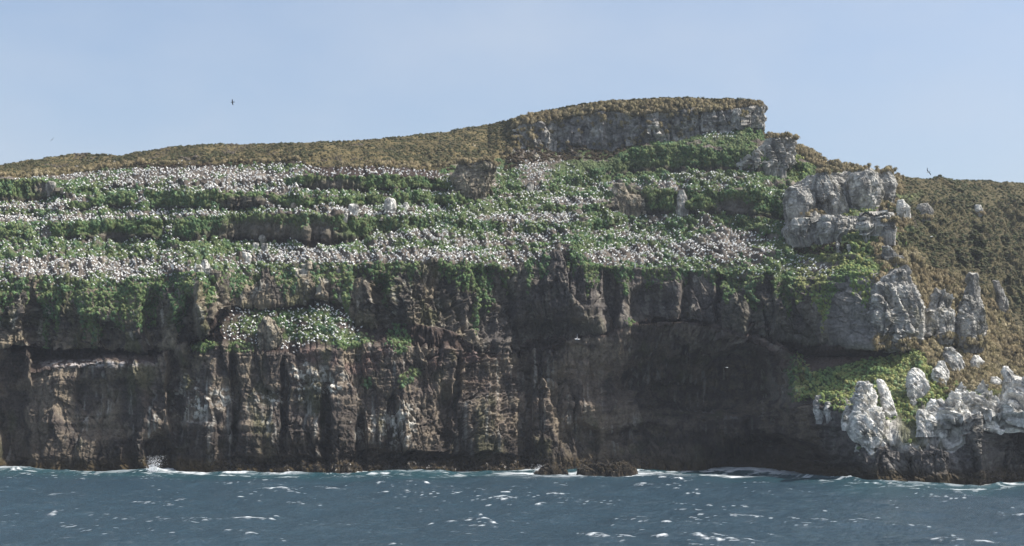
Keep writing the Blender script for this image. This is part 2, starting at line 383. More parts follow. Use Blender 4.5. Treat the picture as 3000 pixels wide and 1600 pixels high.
for cx, cy, rx, ry, a, so in [(455,940,36,80,7,.3),(556,950,24,80,9,.35),(120,950,50,60,5,.3),(330,985,36,40,6,.3),(1290,890,80,100,3.5,.2),(1430,880,70,110,4.5,.2),(1500,930,16,90,4,.4),(1610,975,130,40,5,.25),(1785,880,26,90,6,.35),(1900,900,70,60,5,.25),(1640,850,40,80,-4,.3),(1705,850,38,90,-6,.3),(600,900,34,95,-6,.3),(250,880,30,70,-3,.4),
                          (1200,880,60,60,-3,.3),(2010,900,14,90,5,.4),(2110,880,14,90,5,.4),(2160,900,40,60,-3,.3),(2330,930,70,80,-2,.4),(1130,900,22,80,4,.35),(1130,900,20,80,3,.4),(2250,900,18,70,5,.35),(960,930,60,50,4,.3),(1060,890,60,60,-2,.3)]:
    push += a * scoop(cx, cy, rx, ry, so) * up
P = P + N * disp[..., None]
P[..., 1] += push
P[..., 0] += push * P[..., 0] / P[..., 1]
P[..., 2] = np.where(SEG == 0, np.minimum(P[..., 2], 0.3), P[..., 2])
Pt = P.copy()
NT = gridnormals(Pt)
if NT[..., 1].mean() > 0: NT = -NT
X, Y, Z = Pt[..., 0], Pt[..., 1], Pt[..., 2]
PXG = X / Y * FPX + PX0
PYG = PY0 - (Z - CAMZ) / Y * FPX

# ------------------------------------------------------------------ ground colours: rock, soil, stains, moss, some painted light and shade
n_big = fbm(X / 16, Y / 16, Z / 16, 4); n_mid = fbm(X / 5 + 9, Y / 5, Z / 5, 4); n_fine = fbm(X / 1.2, Y / 1.2, Z / 1.2, 3)
n_col = .6 * fbm(X / 2.5 + 40, Y / 6, Z / 11, 4) + .5 * fbm(X / 4 + 4, Y / 4, Z / 2.2, 4)
PXW = PXG + 70 * fbm(X / 11 + 3, Y / 11, Z / 11, 4)
C = np.zeros(P.shape, np.float32)
low_rock = mix(np.broadcast_to(np.array((.084, .070, .060), np.float32), P.shape), (.18, .148, .112), sm(-.25, .35, n_mid + .6 * n_col))
low_rock = mix(low_rock, (.22, .182, .13), sm(.2, .55, n_big + .7 * n_col) * .7)
low_rock = mix(low_rock, (.20, .158, .128), np.clip(blob(1800, 1110, 190, 70) + blob(2100, 1225, 110, 40) + .7 * blob(1500, 1200, 90, 60), 0, 1) * sm(-.35, .15, n_mid) * .8)  # bounce light on the hollow's walls, painted in as paler brown
low_rock = mix(low_rock, (.085, .09, .04), sm(.1, .45, fbm(X / 8 + 3, Y / 8, Z / 14 + 8, 4)) * .6)
redw = sm(-.1, .4, fbm(X / 6, Y / 6 + 4, Z / 5, 4) + .1) * sm(840, 920, PXG) * (1 - sm(1350, 1650, PXG)) * sm(1000, 1020, PYG) * (1 - sm(1040, 1180, PYG))
low_rock = mix(low_rock, (.135, .085, .078), redw * .75)
strk = sm(.18, .5, fbm(X / .9, Y / 3, Z / 14, 3)) * sm(-.05, .3, fbm(X / 12 + 77, Y / 12, Z / 12, 3))
low_rock = mix(low_rock, (.42, .41, .37), strk * .6)
low_rock = mix(low_rock, (.13, .125, .122), (sm(2380, 2480, PXG) * .7).astype(np.float32))
low_rock = mix(low_rock, (.26, .25, .24), (sm(2540, 2640, PXG) * sm(.0, .4, n_col + .3 * n_fine) * .8).astype(np.float32))
pillar = blob(2285, 1090, 38, 110) + .6 * blob(2080, 1010, 140, 40)
low_rock = mix(low_rock, (.20, .19, .165), np.clip(pillar, 0, 1) * sm(-.2, .3, n_col))
lowpale = blob(560, 1170, 60, 60) + blob(650, 1165, 40, 30) + blob(800, 1165, 60, 20) + blob(880, 1110, 30, 70) + blob(960, 1130, 60, 50) + blob(1170, 1240, 50, 70) + blob(1060, 1250, 50, 50)
low_rock = mix(low_rock, (.55, .53, .47), np.clip(lowpale, 0, 1) * sm(.1, .45, n_fine + .8 * n_mid))
foot_dark = 1 - sm(4, 17, Z + 5 * n_mid + 4 * n_big)  # rock gets darker towards the waterline, with an irregular edge
low_rock = low_rock * (1 - (.5 - .32 * sm(2480, 2600, PXG))[..., None] * foot_dark[..., None])
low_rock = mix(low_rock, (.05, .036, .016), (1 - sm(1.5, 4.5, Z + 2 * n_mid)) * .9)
up_rock = mix(np.broadcast_to(np.array((.075, .066, .057), np.float32), P.shape), (.22, .185, .13), sm(-.3, .45, n_mid + .5 * n_big))
up_rock = mix(up_rock, (.10, .105, .045), sm(.05, .4, fbm(X / 6 + 13, Y / 6, Z / 9, 4)) * .6)
up_rock = mix(up_rock, (.10, .09, .085), sm(1330, 1420, PXG) * (1 - sm(2350, 2500, PXG)) * .6)
up_rock = mix(up_rock, (.46, .43, .36), sm(.25, .5, n_fine * .5 + fbm(X / 2, Y / 2, Z / 10, 3)) * (.75 - .5 * sm(1100, 1400, PXG)))
up_rock = mix(up_rock, (.27, .26, .24), sm(2380, 2500, PXG) * .7)
grey_rock = mix(np.broadcast_to(np.array((.19, .18, .165), np.float32), P.shape), (.40, .38, .34), sm(-.3, .4, n_mid + .4 * n_col))
grey_rock = mix(grey_rock, (.55, .53, .48), sm(.25, .55, n_fine * .6 + n_col) * .6)
white_rock = mix(np.broadcast_to(np.array((.24, .23, .21), np.float32), P.shape), (.60, .58, .53), sm(-.3, .35, n_mid + .5 * n_fine))
white_rock = mix(white_rock, (.10, .10, .05), sm(.2, .4, fbm(X / 2.2 + 9, Y / 2.2, Z / 2.2, 3)) * .8)
soil = mix(np.broadcast_to(np.array((.108, .090, .074), np.float32), P.shape), (.20, .175, .148), sm(-.2, .4, n_mid + .6 * n_fine))
soil = mix(soil, (.065, .052, .042), sm(.0, .4, fbm(X / 4 + 5, Y / 4, Z / 4, 4)) * .7)
peat = np.broadcast_to(np.array((.045, .034, .028), np.float32), P.shape)
green = mix(np.broadcast_to(np.array((.07, .10, .04), np.float32), P.shape), (.11, .14, .055), sm(-.3, .3, n_mid))
scrubg = mix(np.broadcast_to(np.array((.075, .062, .03), np.float32), P.shape), (.13, .105, .05), sm(-.3, .3, n_mid))

# vegetation cover of the colony slopes (1 = green, 0 = bare)
bare = np.zeros_like(X)
for cx, cy, rx, ry in [(600,522,330,40),(180,512,230,14),(150,605,260,12),(430,585,120,12),(120,640,340,9),(500,625,200,8),(1090,530,190,16),(1120,616,230,14),(860,545,120,18),(850,600,120,10),
                       (270,785,300,30),(60,775,90,20),(820,745,70,30),(960,750,130,26),(1280,750,330,24),(1450,700,170,18),(1250,690,120,14),(1560,640,170,14),(1700,760,150,24),(1850,745,140,24),(2080,735,180,34),(2130,700,110,20),(1900,690,100,14),(1560,480,60,40),(1680,590,60,14)]:
    bare = np.maximum(bare, blob(cx, cy, rx, ry, 0.35))
hn = .75 * fbm(X / 7, Y / 14, Z / 2.6 + 50, 4) + .45 * fbm(X / 2.2, Y / 2.6, Z / 1.6 + 20, 3)
cover = np.clip(0.60 - 0.42 * bare + 1.05 * hn, 0, 1)
cover = sm(0.30, 0.58, cover).astype(np.float32)
slopes = (SEG == 8) | (SEG == 10) | (SEG == 12) | (SEG == 14)
steepr = [(R > 57)[None, :] for R in (R11, R13, R15)]
risers = ((SEG == 9) & steepr[0]) | ((SEG == 11) & steepr[1]) | ((SEG == 13) & steepr[2])
slopes = slopes | (((SEG == 9) | (SEG == 11) | (SEG == 13)) & ~risers)
rise_h = np.stack([Zs[10] - Zs[9], Zs[12] - Zs[11], Zs[14] - Zs[13]])
rock_in_riser = np.maximum.reduce([blob(760, 690, 150, 50), blob(930, 690, 70, 45), blob(720, 592, 90, 18) * 1.0, blob(980, 545, 80, 22), blob(1830, 600, 70, 50), blob(2150, 610, 60, 30), blob(140, 550, 50, 20), blob(330, 690, 60, 10)])
drape_len = 0.24 + 0.85 * fbm(px / 34, np.full(NC, 3.3), np.full(NC, 8.1), 3) + 0.25 * fbm(px / 9, np.full(NC, 4.3), np.full(NC, 2.1), 2)
drape_len = drape_len + L((0,.25),(300,.3),(520,.05),(700,.2),(900,.1),(1080,.05),(1200,-.1),(1330,0),(1560,.02),(1660,-.1),(1740,-.1),(1800,.1),(2100,.16),(2350,.12),(2480,.0),(2560,-.3))
below = np.where(SEG == 7, (1 - TT) * .5, np.where(SEG == 6, 1 - TT * .5, 2.0))      # 0 at the cliff top, 1 at its foot
drape = (1 - sm(-.06, .06, below - drape_len[None, :])) * ((SEG == 6) | (SEG == 7)) * sm(-.5, 0, fbm(X / 2.2, Y / 4, Z / 3.5, 3) + .25)
drape = drape.astype(np.float32)

def put(mask, c):
    C[mask] = c[mask]
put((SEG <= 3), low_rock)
ledge_soil = mix(soil * .45, (.075, .052, .044), np.full(X.shape, .6, np.float32))
put((SEG == 4) | (SEG == 5), ledge_soil)
put((SEG == 6) | (SEG == 7), up_rock)
sl = mix(soil, (.075, .10, .042), cover)
peat_shade = np.maximum(sm(875, 905, PXG) * (1 - sm(1270, 1330, PXG)) * (SEG == 14), (SEG == 14) * sm(.55, .9, TT) * (1 - sm(880, 900, PXG)) * sm(330, 420, PXG) * .8)  # peat strip, plus shade of the scrub edge painted into the soil
sl = mix(sl, (.05, .036, .03), peat_shade.astype(np.float32))
put(slopes, sl)
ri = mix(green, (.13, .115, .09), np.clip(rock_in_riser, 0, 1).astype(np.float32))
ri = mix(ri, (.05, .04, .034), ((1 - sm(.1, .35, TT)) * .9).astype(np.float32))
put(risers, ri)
put(SEG >= 15, scrubg)
sm15 = (SEG == 15) & (summit[None, :] > .5 + .9 * fbm(X / 3.5, Y / 3.5, Z / 3.5, 3) * (PXG < 1750))
put(sm15, grey_rock)
# green ledges
ledge_green = np.maximum.reduce([blob(880, 950, 190, 45, .4) * sm(-.25, .15, hn + .1), blob(1020, 1000, 60, 25), blob(690, 1015, 50, 14), blob(600, 1012, 40, 10), blob(2380, 1110, 75, 75, .3), blob(2500, 1080, 160, 60, .4)]) * (SEG == 4)
backsoil_shade = (SEG == 4) * sm(2290, 2340, PXG) * (1 - sm(2640, 2720, PXG)) * (1 - sm(-10, 10, PYG + 10 * n_mid - (1112 - (PXG - 2300) * .235)))  # bare brown soil, its lower edge painted along the ledge's shade line
C = mix(C, (.13, .092, .074), backsoil_shade.astype(np.float32))
C = mix(C, (.05, .075, .025), np.clip(ledge_green * (1 - backsoil_shade), 0, 1).astype(np.float32))
prom = sm(2440, 2500, PXG) * (SEG == 4)
rimband = (1 - sm(.16, .40, TT + .55 * n_mid)) * np.interp(PXG, [2440, 2490, 2610, 2645, 2690, 2760], [.1, 1, 1, .3, .5, 1.])
promw = (prom * np.clip(rimband * 1.2, 0, 1)).astype(np.float32)
C = mix(C, white_rock * 1.0, np.zeros_like(X)) if False else np.where((promw[..., None] > 0), C * (1 - promw[..., None]) + white_rock * promw[..., None], C)
promg = (prom * (1 - backsoil_shade) * (1 - np.clip(rimband * 1.2, 0, 1))).astype(np.float32)
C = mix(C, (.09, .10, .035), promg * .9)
rimwhite = (sm(2440, 2500, PXG) * (SEG == 3) * sm(.35, .85, TT + .6 * n_col)).astype(np.float32)
C = C * (1 - rimwhite[..., None]) + white_rock * rimwhite[..., None]
C = mix(C, (.40, .37, .35), (np.maximum.reduce([blob(270, 1066, 150, 10, .6)]) * sm(-.2, .2, n_fine) * (SEG <= 4)).astype(np.float32))
# right spur above the towers
spur = (sm(2630, 2680, PXW) * ((SEG >= 5) & (SEG <= 16))).astype(np.float32)
C = mix(C, (.085, .072, .038), spur * .95)
terrain = None
def build_terrain():
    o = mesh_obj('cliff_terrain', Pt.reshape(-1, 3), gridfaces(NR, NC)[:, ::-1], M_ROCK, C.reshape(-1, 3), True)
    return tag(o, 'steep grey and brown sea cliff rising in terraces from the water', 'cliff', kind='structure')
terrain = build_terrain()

# ------------------------------------------------------------------ depth survey of the visible ground (to stand things on it)
CELL = 2.0
GW, GH = int(3700 / CELL), int(1500 / CELL)
zb = np.full((GH, GW), 1e9, np.float32)
def survey(Pv):
    pxv = Pv[..., 0] / Pv[..., 1] * FPX + PX0; pyv = PY0 - (Pv[..., 2] - CAMZ) / Pv[..., 1] * FPX
    ix = ((pxv + 350) / CELL).astype(int); iy = (pyv / CELL).astype(int)
    ok = (ix >= 0) & (ix < GW) & (iy >= 0) & (iy < GH)
    np.minimum.at(zb, (iy[ok], ix[ok]), Pv[..., 1][ok])
    for dx, dy in ((1, 0), (0, 1), (1, 1)):
        ok2 = ok & (ix + dx < GW) & (iy + dy < GH)
        np.minimum.at(zb, (iy[ok2] + dy, ix[ok2] + dx), Pv[..., 1][ok2])
survey(Pt)
def depth_at(qx, qy):
    ix = int((qx + 350) / CELL); iy = int(qy / CELL)
    w = zb[max(0, iy - 3):iy + 4, max(0, ix - 3):ix + 4]
    w = w[w < 1e8]
    return float(np.median(w)) if len(w) else 420.0
def visible(Pv, tol=1.2):
    pxv = Pv[:, 0] / Pv[:, 1] * FPX + PX0; pyv = PY0 - (Pv[:, 2] - CAMZ) / Pv[:, 1] * FPX
    ix = np.clip(((pxv + 350) / CELL).astype(int), 0, GW - 1); iy = np.clip((pyv / CELL).astype(int), 0, GH - 1)
    inside = (pxv > 0) & (pxv < 3000) & (pyv > 0) & (pyv < 1600)
    return inside & (Pv[:, 1] < zb[iy, ix] + tol), pxv, pyv

# ------------------------------------------------------------------ free-standing rocks
def crag(name, rows, depth_ratio=0.8, Y=None, tone='grey', seed=0, na=120, nz=100, bury=3.0, blocky=2.8, rough=1.0, base_row=None, cap=1.0, lean=0.0):
    """rows: (image row, left, right) of the outline from the top down; gives a closed boulder with its own thickness"""
    r = np.array(rows, float)
    if Y is None:
        b = base_row or r[-1]
        Y = depth_at((b[1] + b[2]) / 2, b[0])
    ys = np.linspace(0, 1, nz) ** 0.9
    py = r[0, 0] + (r[-1, 0] - r[0, 0]) * ys
    xl = np.interp(py, r[:, 0], r[:, 1]); xr = np.interp(py, r[:, 0], r[:, 2])
    hwmax = (r[:, 2] - r[:, 1]).max() / 2 / FPX * Y
    Yc = Y + hwmax * depth_ratio * 0.55 + lean * (r[-1, 0] - py) / FPX * Y
    Yw = np.concatenate([Yc[:1], Yc, Yc[-1:]])
    cx = ((xl + xr) / 2 - PX0) / FPX * Yc; hw = (xr - xl) / 2 / FPX * Yc
    z = CAMZ + (PY0 - py) / FPX * Yc
    # round the cap and sink the foot
    z = np.concatenate([[z[0] + min(0.25 * hw[0], .5) * cap], z, [z[-1] - bury]])
    cx = np.concatenate([[cx[0]], cx, [cx[-1]]]); hw = np.concatenate([[hw[0] * 0.05], hw, [hw[-1] * 0.9]])
    a = np.linspace(0, 2 * pi, na, endpoint=False)
    ca, sa = np.cos(a), np.sin(a)
    e = 2.0 / blocky
    sx = np.sign(ca) * np.abs(ca) ** e; sy = np.sign(sa) * np.abs(sa) ** e
    dep = np.maximum(hw * depth_ratio, 0.55 * hwmax * depth_ratio * (hw > hw.max() * .1))
    P = np.stack([cx[:, None] + hw[:, None] * sx, Yw[:, None] + dep[:, None] * sy, np.repeat(z[:, None], na, 1)], -1)
    Pw = np.concatenate([P, P[:, :1]], 1)
    N = gridnormals(Pw)[:, :-1]
    out = np.stack([sx + 0 * z[:, None], sy + 0 * z[:, None], 0 * sx + 0 * z[:, None]], -1)
    N = np.where((N * out).sum(-1, keepdims=True) < 0, -N, N)
    N[0] = (0, 0, 1)
    X, Y_, Z = [P[..., i] + seed * 7.1 for i in range(3)]
    size = min(1.0, hwmax / 6.0)
    ff = float(np.clip(7.0 / hwmax, 1.0, 4.0))
    d = rough * rock_disp(X, Y_, Z, 0.85, ff, .9) * (.35 + .45 * size) + rough * 0.14 * fbm(X / .7, Y_ / .7, Z / .7, 4)
    fs = max(.35, hwmax * .5)
    d = d + rough * hwmax * 0.16 * fbm(X / fs / 2, Y_ / fs / 2, Z / fs / 2, 4)
    d = np.clip(d, -.5 * hwmax, .45 * hwmax)
    d[0] = d[1].mean() * .5
    P = P + N * d[..., None]
    return P.astype(np.float32)
def rock_colour(P, tone):
    X, Y, Z = P[..., 0], P[..., 1], P[..., 2]
    a = fbm(X / 3, Y / 3, Z / 3, 4); b = fbm(X / .9, Y / .9, Z / .9, 3); c = fbm(X / 1.5 + 8, Y / 1.5, Z / 7, 3)
    lo, hi, sp = {'grey': ((.22, .21, .19), (.42, .405, .37), (.62, .60, .54)), 'white': ((.50, .485, .45), (.76, .74, .68), (.80, .78, .73)),
                  'brown': ((.13, .115, .09), (.30, .26, .195), (.42, .38, .30)), 'sea': ((.022, .019, .015), (.045, .035, .025), (.06, .05, .035))}[tone]
    c0 = mix(np.broadcast_to(np.array(lo, np.float32), P.shape), hi, sm(-.3, .35, a + .5 * c))
    c0 = mix(c0, sp, sm(.15, .5, b + .5 * c) * .7)
    if tone == 'white':
        c0 = mix(c0, (.17, .165, .155), sm(.08, .36, fbm(X / 2.6 + 3, Y / 2.6, Z / 3.4, 4)) * .6)
    if tone != 'sea':
        c0 = mix(c0, (.10, .095, .06), sm(.22, .45, fbm(X / 2 + 30, Y / 2, Z / 3, 3)) * .7)
    return c0
def crag_faces(P, off=0):
    nz, na = P.shape[:2]
    i = np.arange(nz - 1)[:, None] * na; j = np.arange(na)[None, :]; k = (j + 1) % na
    return np.stack([i + j, i + na + j, i + na + k, i + k], -1).reshape(-1, 4) + off
TOPS = [(15, 1.2), (15, 1.2), (1, .35), (3, .35), (4, .3), (5, 1.0), (6, .5), (10, .5), (13, .8), (14, .9)]
CRAGS = []                                                 # (points) kept for planting their tops
def rock_thing(name, pieces, label, cat, group=None, tone='grey', **kw):
    V, F, CC, off = [], [], [], 0
    for i, p in enumerate(pieces):
        k2 = dict(kw)
        if isinstance(p, dict): k2.update(p); p = k2.pop('rows')
        P = crag(name, p, tone=tone, seed=len(CRAGS), **k2)
        CRAGS.append(P); survey(P)
        V.append(P.reshape(-1, 3)); CC.append(rock_colour(P, tone).reshape(-1, 3)); F.append(crag_faces(P, off)); off += P.shape[0] * P.shape[1]
    V = np.concatenate(V); org = np.array([V[:, 0].mean(), V[:, 1].mean(), V[:, 2].min()])
    o = mesh_obj(name, V - org, np.concatenate(F), M_ROCK, np.concatenate(CC), False)
    o.location = org
    return tag(o, label, cat, group)

yd = depth_at(2450, 635)
dome = rock_thing('rock_outcrop', [
    dict(rows=[(545,2312,2352),(556,2300,2384),(580,2294,2392),(605,2294,2394),(622,2300,2394)], Y=yd + .5),
    dict(rows=[(508,2396,2424),(520,2385,2440),(550,2382,2458),(580,2386,2474),(612,2400,2476),(622,2404,2474)], Y=yd),
    dict(rows=[(560,2436,2452),(575,2432,2470),(600,2430,2482),(622,2434,2484)], Y=yd - 1.5),
    dict(rows=[(506,2510,2550),(516,2494,2568),(540,2484,2578),(570,2486,2584),(598,2492,2580),(618,2498,2570)], Y=yd - 1),
    dict(rows=[(505,2574,2608),(520,2570,2622),(545,2566,2628),(580,2574,2624),(612,2588,2618),(625,2590,2616)], Y=yd + 1),
    dict(rows=[(518,2430,2590),(545,2340,2606),(585,2312,2612),(626,2306,2612)], Y=yd + 7, rough=.7, depth_ratio=.5)],
    'rounded pale grey crag of bulging domes with tan tussock on top', 'rock outcrop', tone='grey', depth_ratio=1.0, blocky=2.3, rough=.75)
rock_thing('rock_outcrop', [
    dict(rows=[(640,2350,2400),(652,2310,2420),(685,2292,2424),(700,2300,2410)]),
    dict(rows=[(634,2410,2520),(645,2400,2530),(680,2398,2528),(702,2404,2510)]),
    dict(rows=[(622,2520,2615),(640,2512,2628),(670,2510,2626),(692,2520,2600)]),
    dict(rows=[(642,2320,2620),(665,2310,2622),(697,2310,2600)], Y=depth_at(2450, 697) + 1.5, depth_ratio=.2),
    dict(rows=[(650,2590,2620),(670,2585,2626),(690,2588,2624)], Y=depth_at(2560, 692) - 1)],
    'low broken grey rock band directly under the domed crag', 'rock outcrop', tone='grey')
rock_thing('rock_outcrop', [
    dict(rows=[(308,2214,2234),(318,2206,2242),(334,2208,2238),(346,2200,2246),(360,2196,2242),(374,2194,2244)]),
    dict(rows=[(322,2150,2176),(340,2144,2186),(356,2146,2180),(378,2140,2184)]),
    dict(rows=[(330,2060,2090),(350,2052,2098),(386,2050,2100)])],
    'stacked pale blocks forming the right end of the summit cliff', 'rock outcrop', tone='grey', bury=.5, depth_ratio=.7, rough=1.2)
rock_thing('rock_outcrop', [
    dict(rows=[(408,2276,2318),(418,2256,2324),(440,2205,2328),(465,2180,2330),(485,2168,2326),(502,2176,2300)], depth_ratio=.5)],
    'jagged grey crag stepping down just right of the summit cliff', 'rock outcrop', tone='grey')
rock_thing('rock_outcrop', [
    dict(rows=[(480,1352,1446),(492,1338,1462),(506,1332,1448),(524,1330,1440),(545,1336,1440),(566,1342,1430),(580,1366,1420)], depth_ratio=.8, rough=1.4)],
    'lone grey block capped with brown tussock on the upper slope below scrub', 'rock outcrop', tone='brown')
rock_thing('rock_outcrop', [
    dict(rows=[(540,1802,1828),(556,1795,1836),(580,1788,1852),(612,1790,1850)]),
    dict(rows=[(574,1835,1872),(590,1822,1886),(606,1820,1889),(622,1832,1876)], Y=depth_at(1850, 628) - 2)],
    'brownish knobbly rock with green cap in the middle of the colony', 'rock outcrop', tone='brown')
rock_thing('standing_stone', [[(558,1990,2004),(572,1985,2008),(595,1982,2016),(618,1980,2020)]], 'upright pale stone in the dark green riser under the summit', 'rock', tone='grey')
BOULD = [
 ('white', [(583,1136,1150),(588,1130,1158),(600,1127,1160),(612,1128,1159),(618,1130,1156)], 'largest white boulder standing on the narrow mid-slope terrace'),
 ('white', [(595,1186,1194),(602,1183,1198),(614,1182,1200)], 'small pointed white boulder just right of the largest white boulder'),
 ('white', [(600,1024,1046),(608,1022,1050),(622,1026,1048)], 'flat-topped pale boulder left of the largest white boulder'),
 ('white', [(625,1010,1020),(632,1004,1018),(641,1005,1017)], 'small rounded boulder at the terrace lip, lowest left of its row'),
 ('grey', [(688,760,776),(698,757,782),(712,764,781)], 'cracked grey boulder topmost in the pile below the rock overhang'),
 ('white', [(713,742,758),(720,740,760),(729,742,756)], 'pale boulder in the pile, left one of the middle pair'),
 ('white', [(714,766,784),(724,762,785),(737,766,785)], 'pale boulder in the pile, right one of the middle pair'),
 ('white', [(742,715,734),(752,712,738),(768,718,735)], 'flat white-topped boulder at the foot of the pile'),
 ('brown', [(748,699,708),(755,696,710),(761,698,709)], 'small buff boulder beside the flat white-topped boulder'),
 ('white', [(762,590,608),(774,588,612),(788,586,614)], 'white boulder tallest in the rubble at the left cliff edge'),
 ('white', [(778,573,588),(786,570,592),(794,572,590)], 'round pale boulder leftmost in the rubble at the cliff edge'),
 ('white', [(786,602,620),(796,598,625),(808,604,622)], 'broad pale boulder lowest in the rubble at the cliff edge'),
 ('brown', [(792,620,632),(800,616,638),(810,620,636)], 'buff boulder rightmost in the rubble at the cliff edge'),
 ('grey', [(533,140,160),(543,134,165),(556,133,158),(566,138,150)], 'grey boulder in the green bank at the far left'),
 ('grey', [(533,1548,1562),(545,1544,1566),(556,1540,1564)], 'small grey rock among green mounds right of the lone block'),
 ('grey', [(706,2448,2456),(720,2448,2462),(735,2450,2468)], 'slim white rock on the spur below the rock band'),
 ('grey', [(716,2480,2490),(726,2479,2494),(736,2482,2492)], 'white rock stub beside the slim white rock on the spur'),
]
STONES = [(1388, 535, 66, 60), (1835, 585, 52, 48), (2000, 592, 24, 34), (795, 985, 40, 50)]
for tone, rows, lab in BOULD:
    rr = np.array(rows); STONES.append((rr[:, 1:].mean(), rr[:, 0].mean(), (rr[:, 2] - rr[:, 1]).max() * .62, np.ptp(rr[:, 0]) * .62))
    rock_thing('boulder', [rows], lab, 'boulder', 'boulders lying on the colony slope', tone=tone, Y=depth_at((rows[-1][1] + rows[-1][2]) / 2, rows[-1][0]) - .8, bury=1.2, blocky=2.8)
stone = None
for sx, sy in [(1062,628),(1088,632),(1120,640),(1205,618),(1235,622),(560,770),(640,800),(665,775),(690,772),(735,790),(905,775),(930,782),(300,770),(190,785),(180,560),(420,548),(1530,455),(1570,460),(1610,470),(1590,480),(1890,620),(1460,640),(1500,650),(2060,705),(2010,720),(1640,725),(860,600),(960,608)]:
    Ys_ = depth_at(sx, sy) - .15; sx2 = sx + rng.normal() * 2; z_ = 3.5 + rng.random() * 3
    if stone is None:
        stone = rock_thing('stone', [[(sy - z_, sx - z_ * .6, sx + z_ * .6), (sy - 1, sx - z_, sx + z_), (sy + 2, sx - z_ * .9, sx + z_ * .9)]], 'small pale stone lying among the nesting birds on the colony slope', 'stone', 'small pale stones among the nesting birds', tone='brown', na=28, nz=20, bury=.8)
        CRAGS.pop(); base_ = unproj(np.array(sx), np.array(sy), np.array(Ys_)) - np.array(stone.location)
        continue
    o = stone.copy(); COL.objects.link(o)
    f_ = .6 + .8 * rng.random(); q_ = unproj(np.array(sx2), np.array(sy), np.array(Ys_))
    o.location = q_ - base_ * f_ * (0, .6, 1); o.scale = (f_ * (.8 + .5 * rng.random()), f_, f_ * (.7 + .5 * rng.random())); o.rotation_euler = (0, 0, rng.random() * 6.28)
rock_thing('rock_outcrop', [[(936,774,792),(950,764,806),(975,758,828),(1005,762,822),(1024,760,806),(1040,764,790)]], 'pale guano-streaked rock jutting below the green mid-cliff ledge', 'rock outcrop', tone='brown', Y=depth_at(800, 1020) - .5, bury=.2, rough=1.5)
BASE0 = len(CRAGS)
rock_thing('rock_tower', [dict(rows=[(788,2602,2650),(800,2574,2658),(830,2556,2664),(870,2546,2680),(920,2540,2690),(970,2545,2692),(1000,2556,2690),(1026,2600,2672)], depth_ratio=.8)], 'largest grey rock tower at the right end of the upper cliff', 'rock tower', 'rock towers on the right spur', tone='grey', Y=depth_at(2560, 940) - 1.0, na=120, nz=110, bury=.5)
yt = depth_at(2745, 1008)
rock_thing('rock_tower', [
    dict(rows=[(853,2746,2764),(868,2737,2784),(900,2722,2788),(930,2706,2795),(960,2700,2798),(985,2702,2798),(1003,2712,2790)])],
    'squat whitish rock tower in the middle of the three on the spur', 'rock tower', 'rock towers on the right spur', tone='grey', rough=1.4, Y=yt - 1, bury=1)
rock_thing('rock_tower', [
    dict(rows=[(806,2847,2855),(830,2836,2858),(845,2832,2860),(870,2818,2866),(910,2808,2876),(960,2810,2884),(1000,2816,2882),(1024,2822,2878)])],
    'tall layered rock tower with a thin finger on top', 'rock tower', 'rock towers on the right spur', tone='grey', rough=1.4, Y=yt, bury=1)
rock_thing('rock_tower', [[(823,2908,2924),(850,2914,2940),(880,2920,2950),(910,2930,2958),(934,2936,2950)]], 'small leaning grey rock tower behind the others on tan grass', 'rock tower', 'rock towers on the right spur', tone='grey')
rock_thing('rock_outcrop', [[(722,2588,2598),(738,2585,2620),(756,2580,2646),(776,2600,2656)]], 'grey rock poking out of the tussock above the largest tower', 'rock outcrop', tone='grey')
rock_thing('rock_outcrop', [[(588,2630,2646),(612,2628,2664),(640,2630,2668),(655,2634,2652)]], 'speckled white rock face behind the domed crag', 'rock outcrop', tone='white')
rock_thing('rock_outcrop', [[(600,2690,2716),(620,2682,2730),(645,2680,2724)]], 'dim grey rock ribs in scrub on the brown hillside', 'rock outcrop', tone='grey')
rock_thing('rock_outcrop', [[(602,2858,2872),(614,2856,2878),(632,2864,2880)]], 'small white scar of rock high on the brown hillside', 'rock outcrop', tone='white')
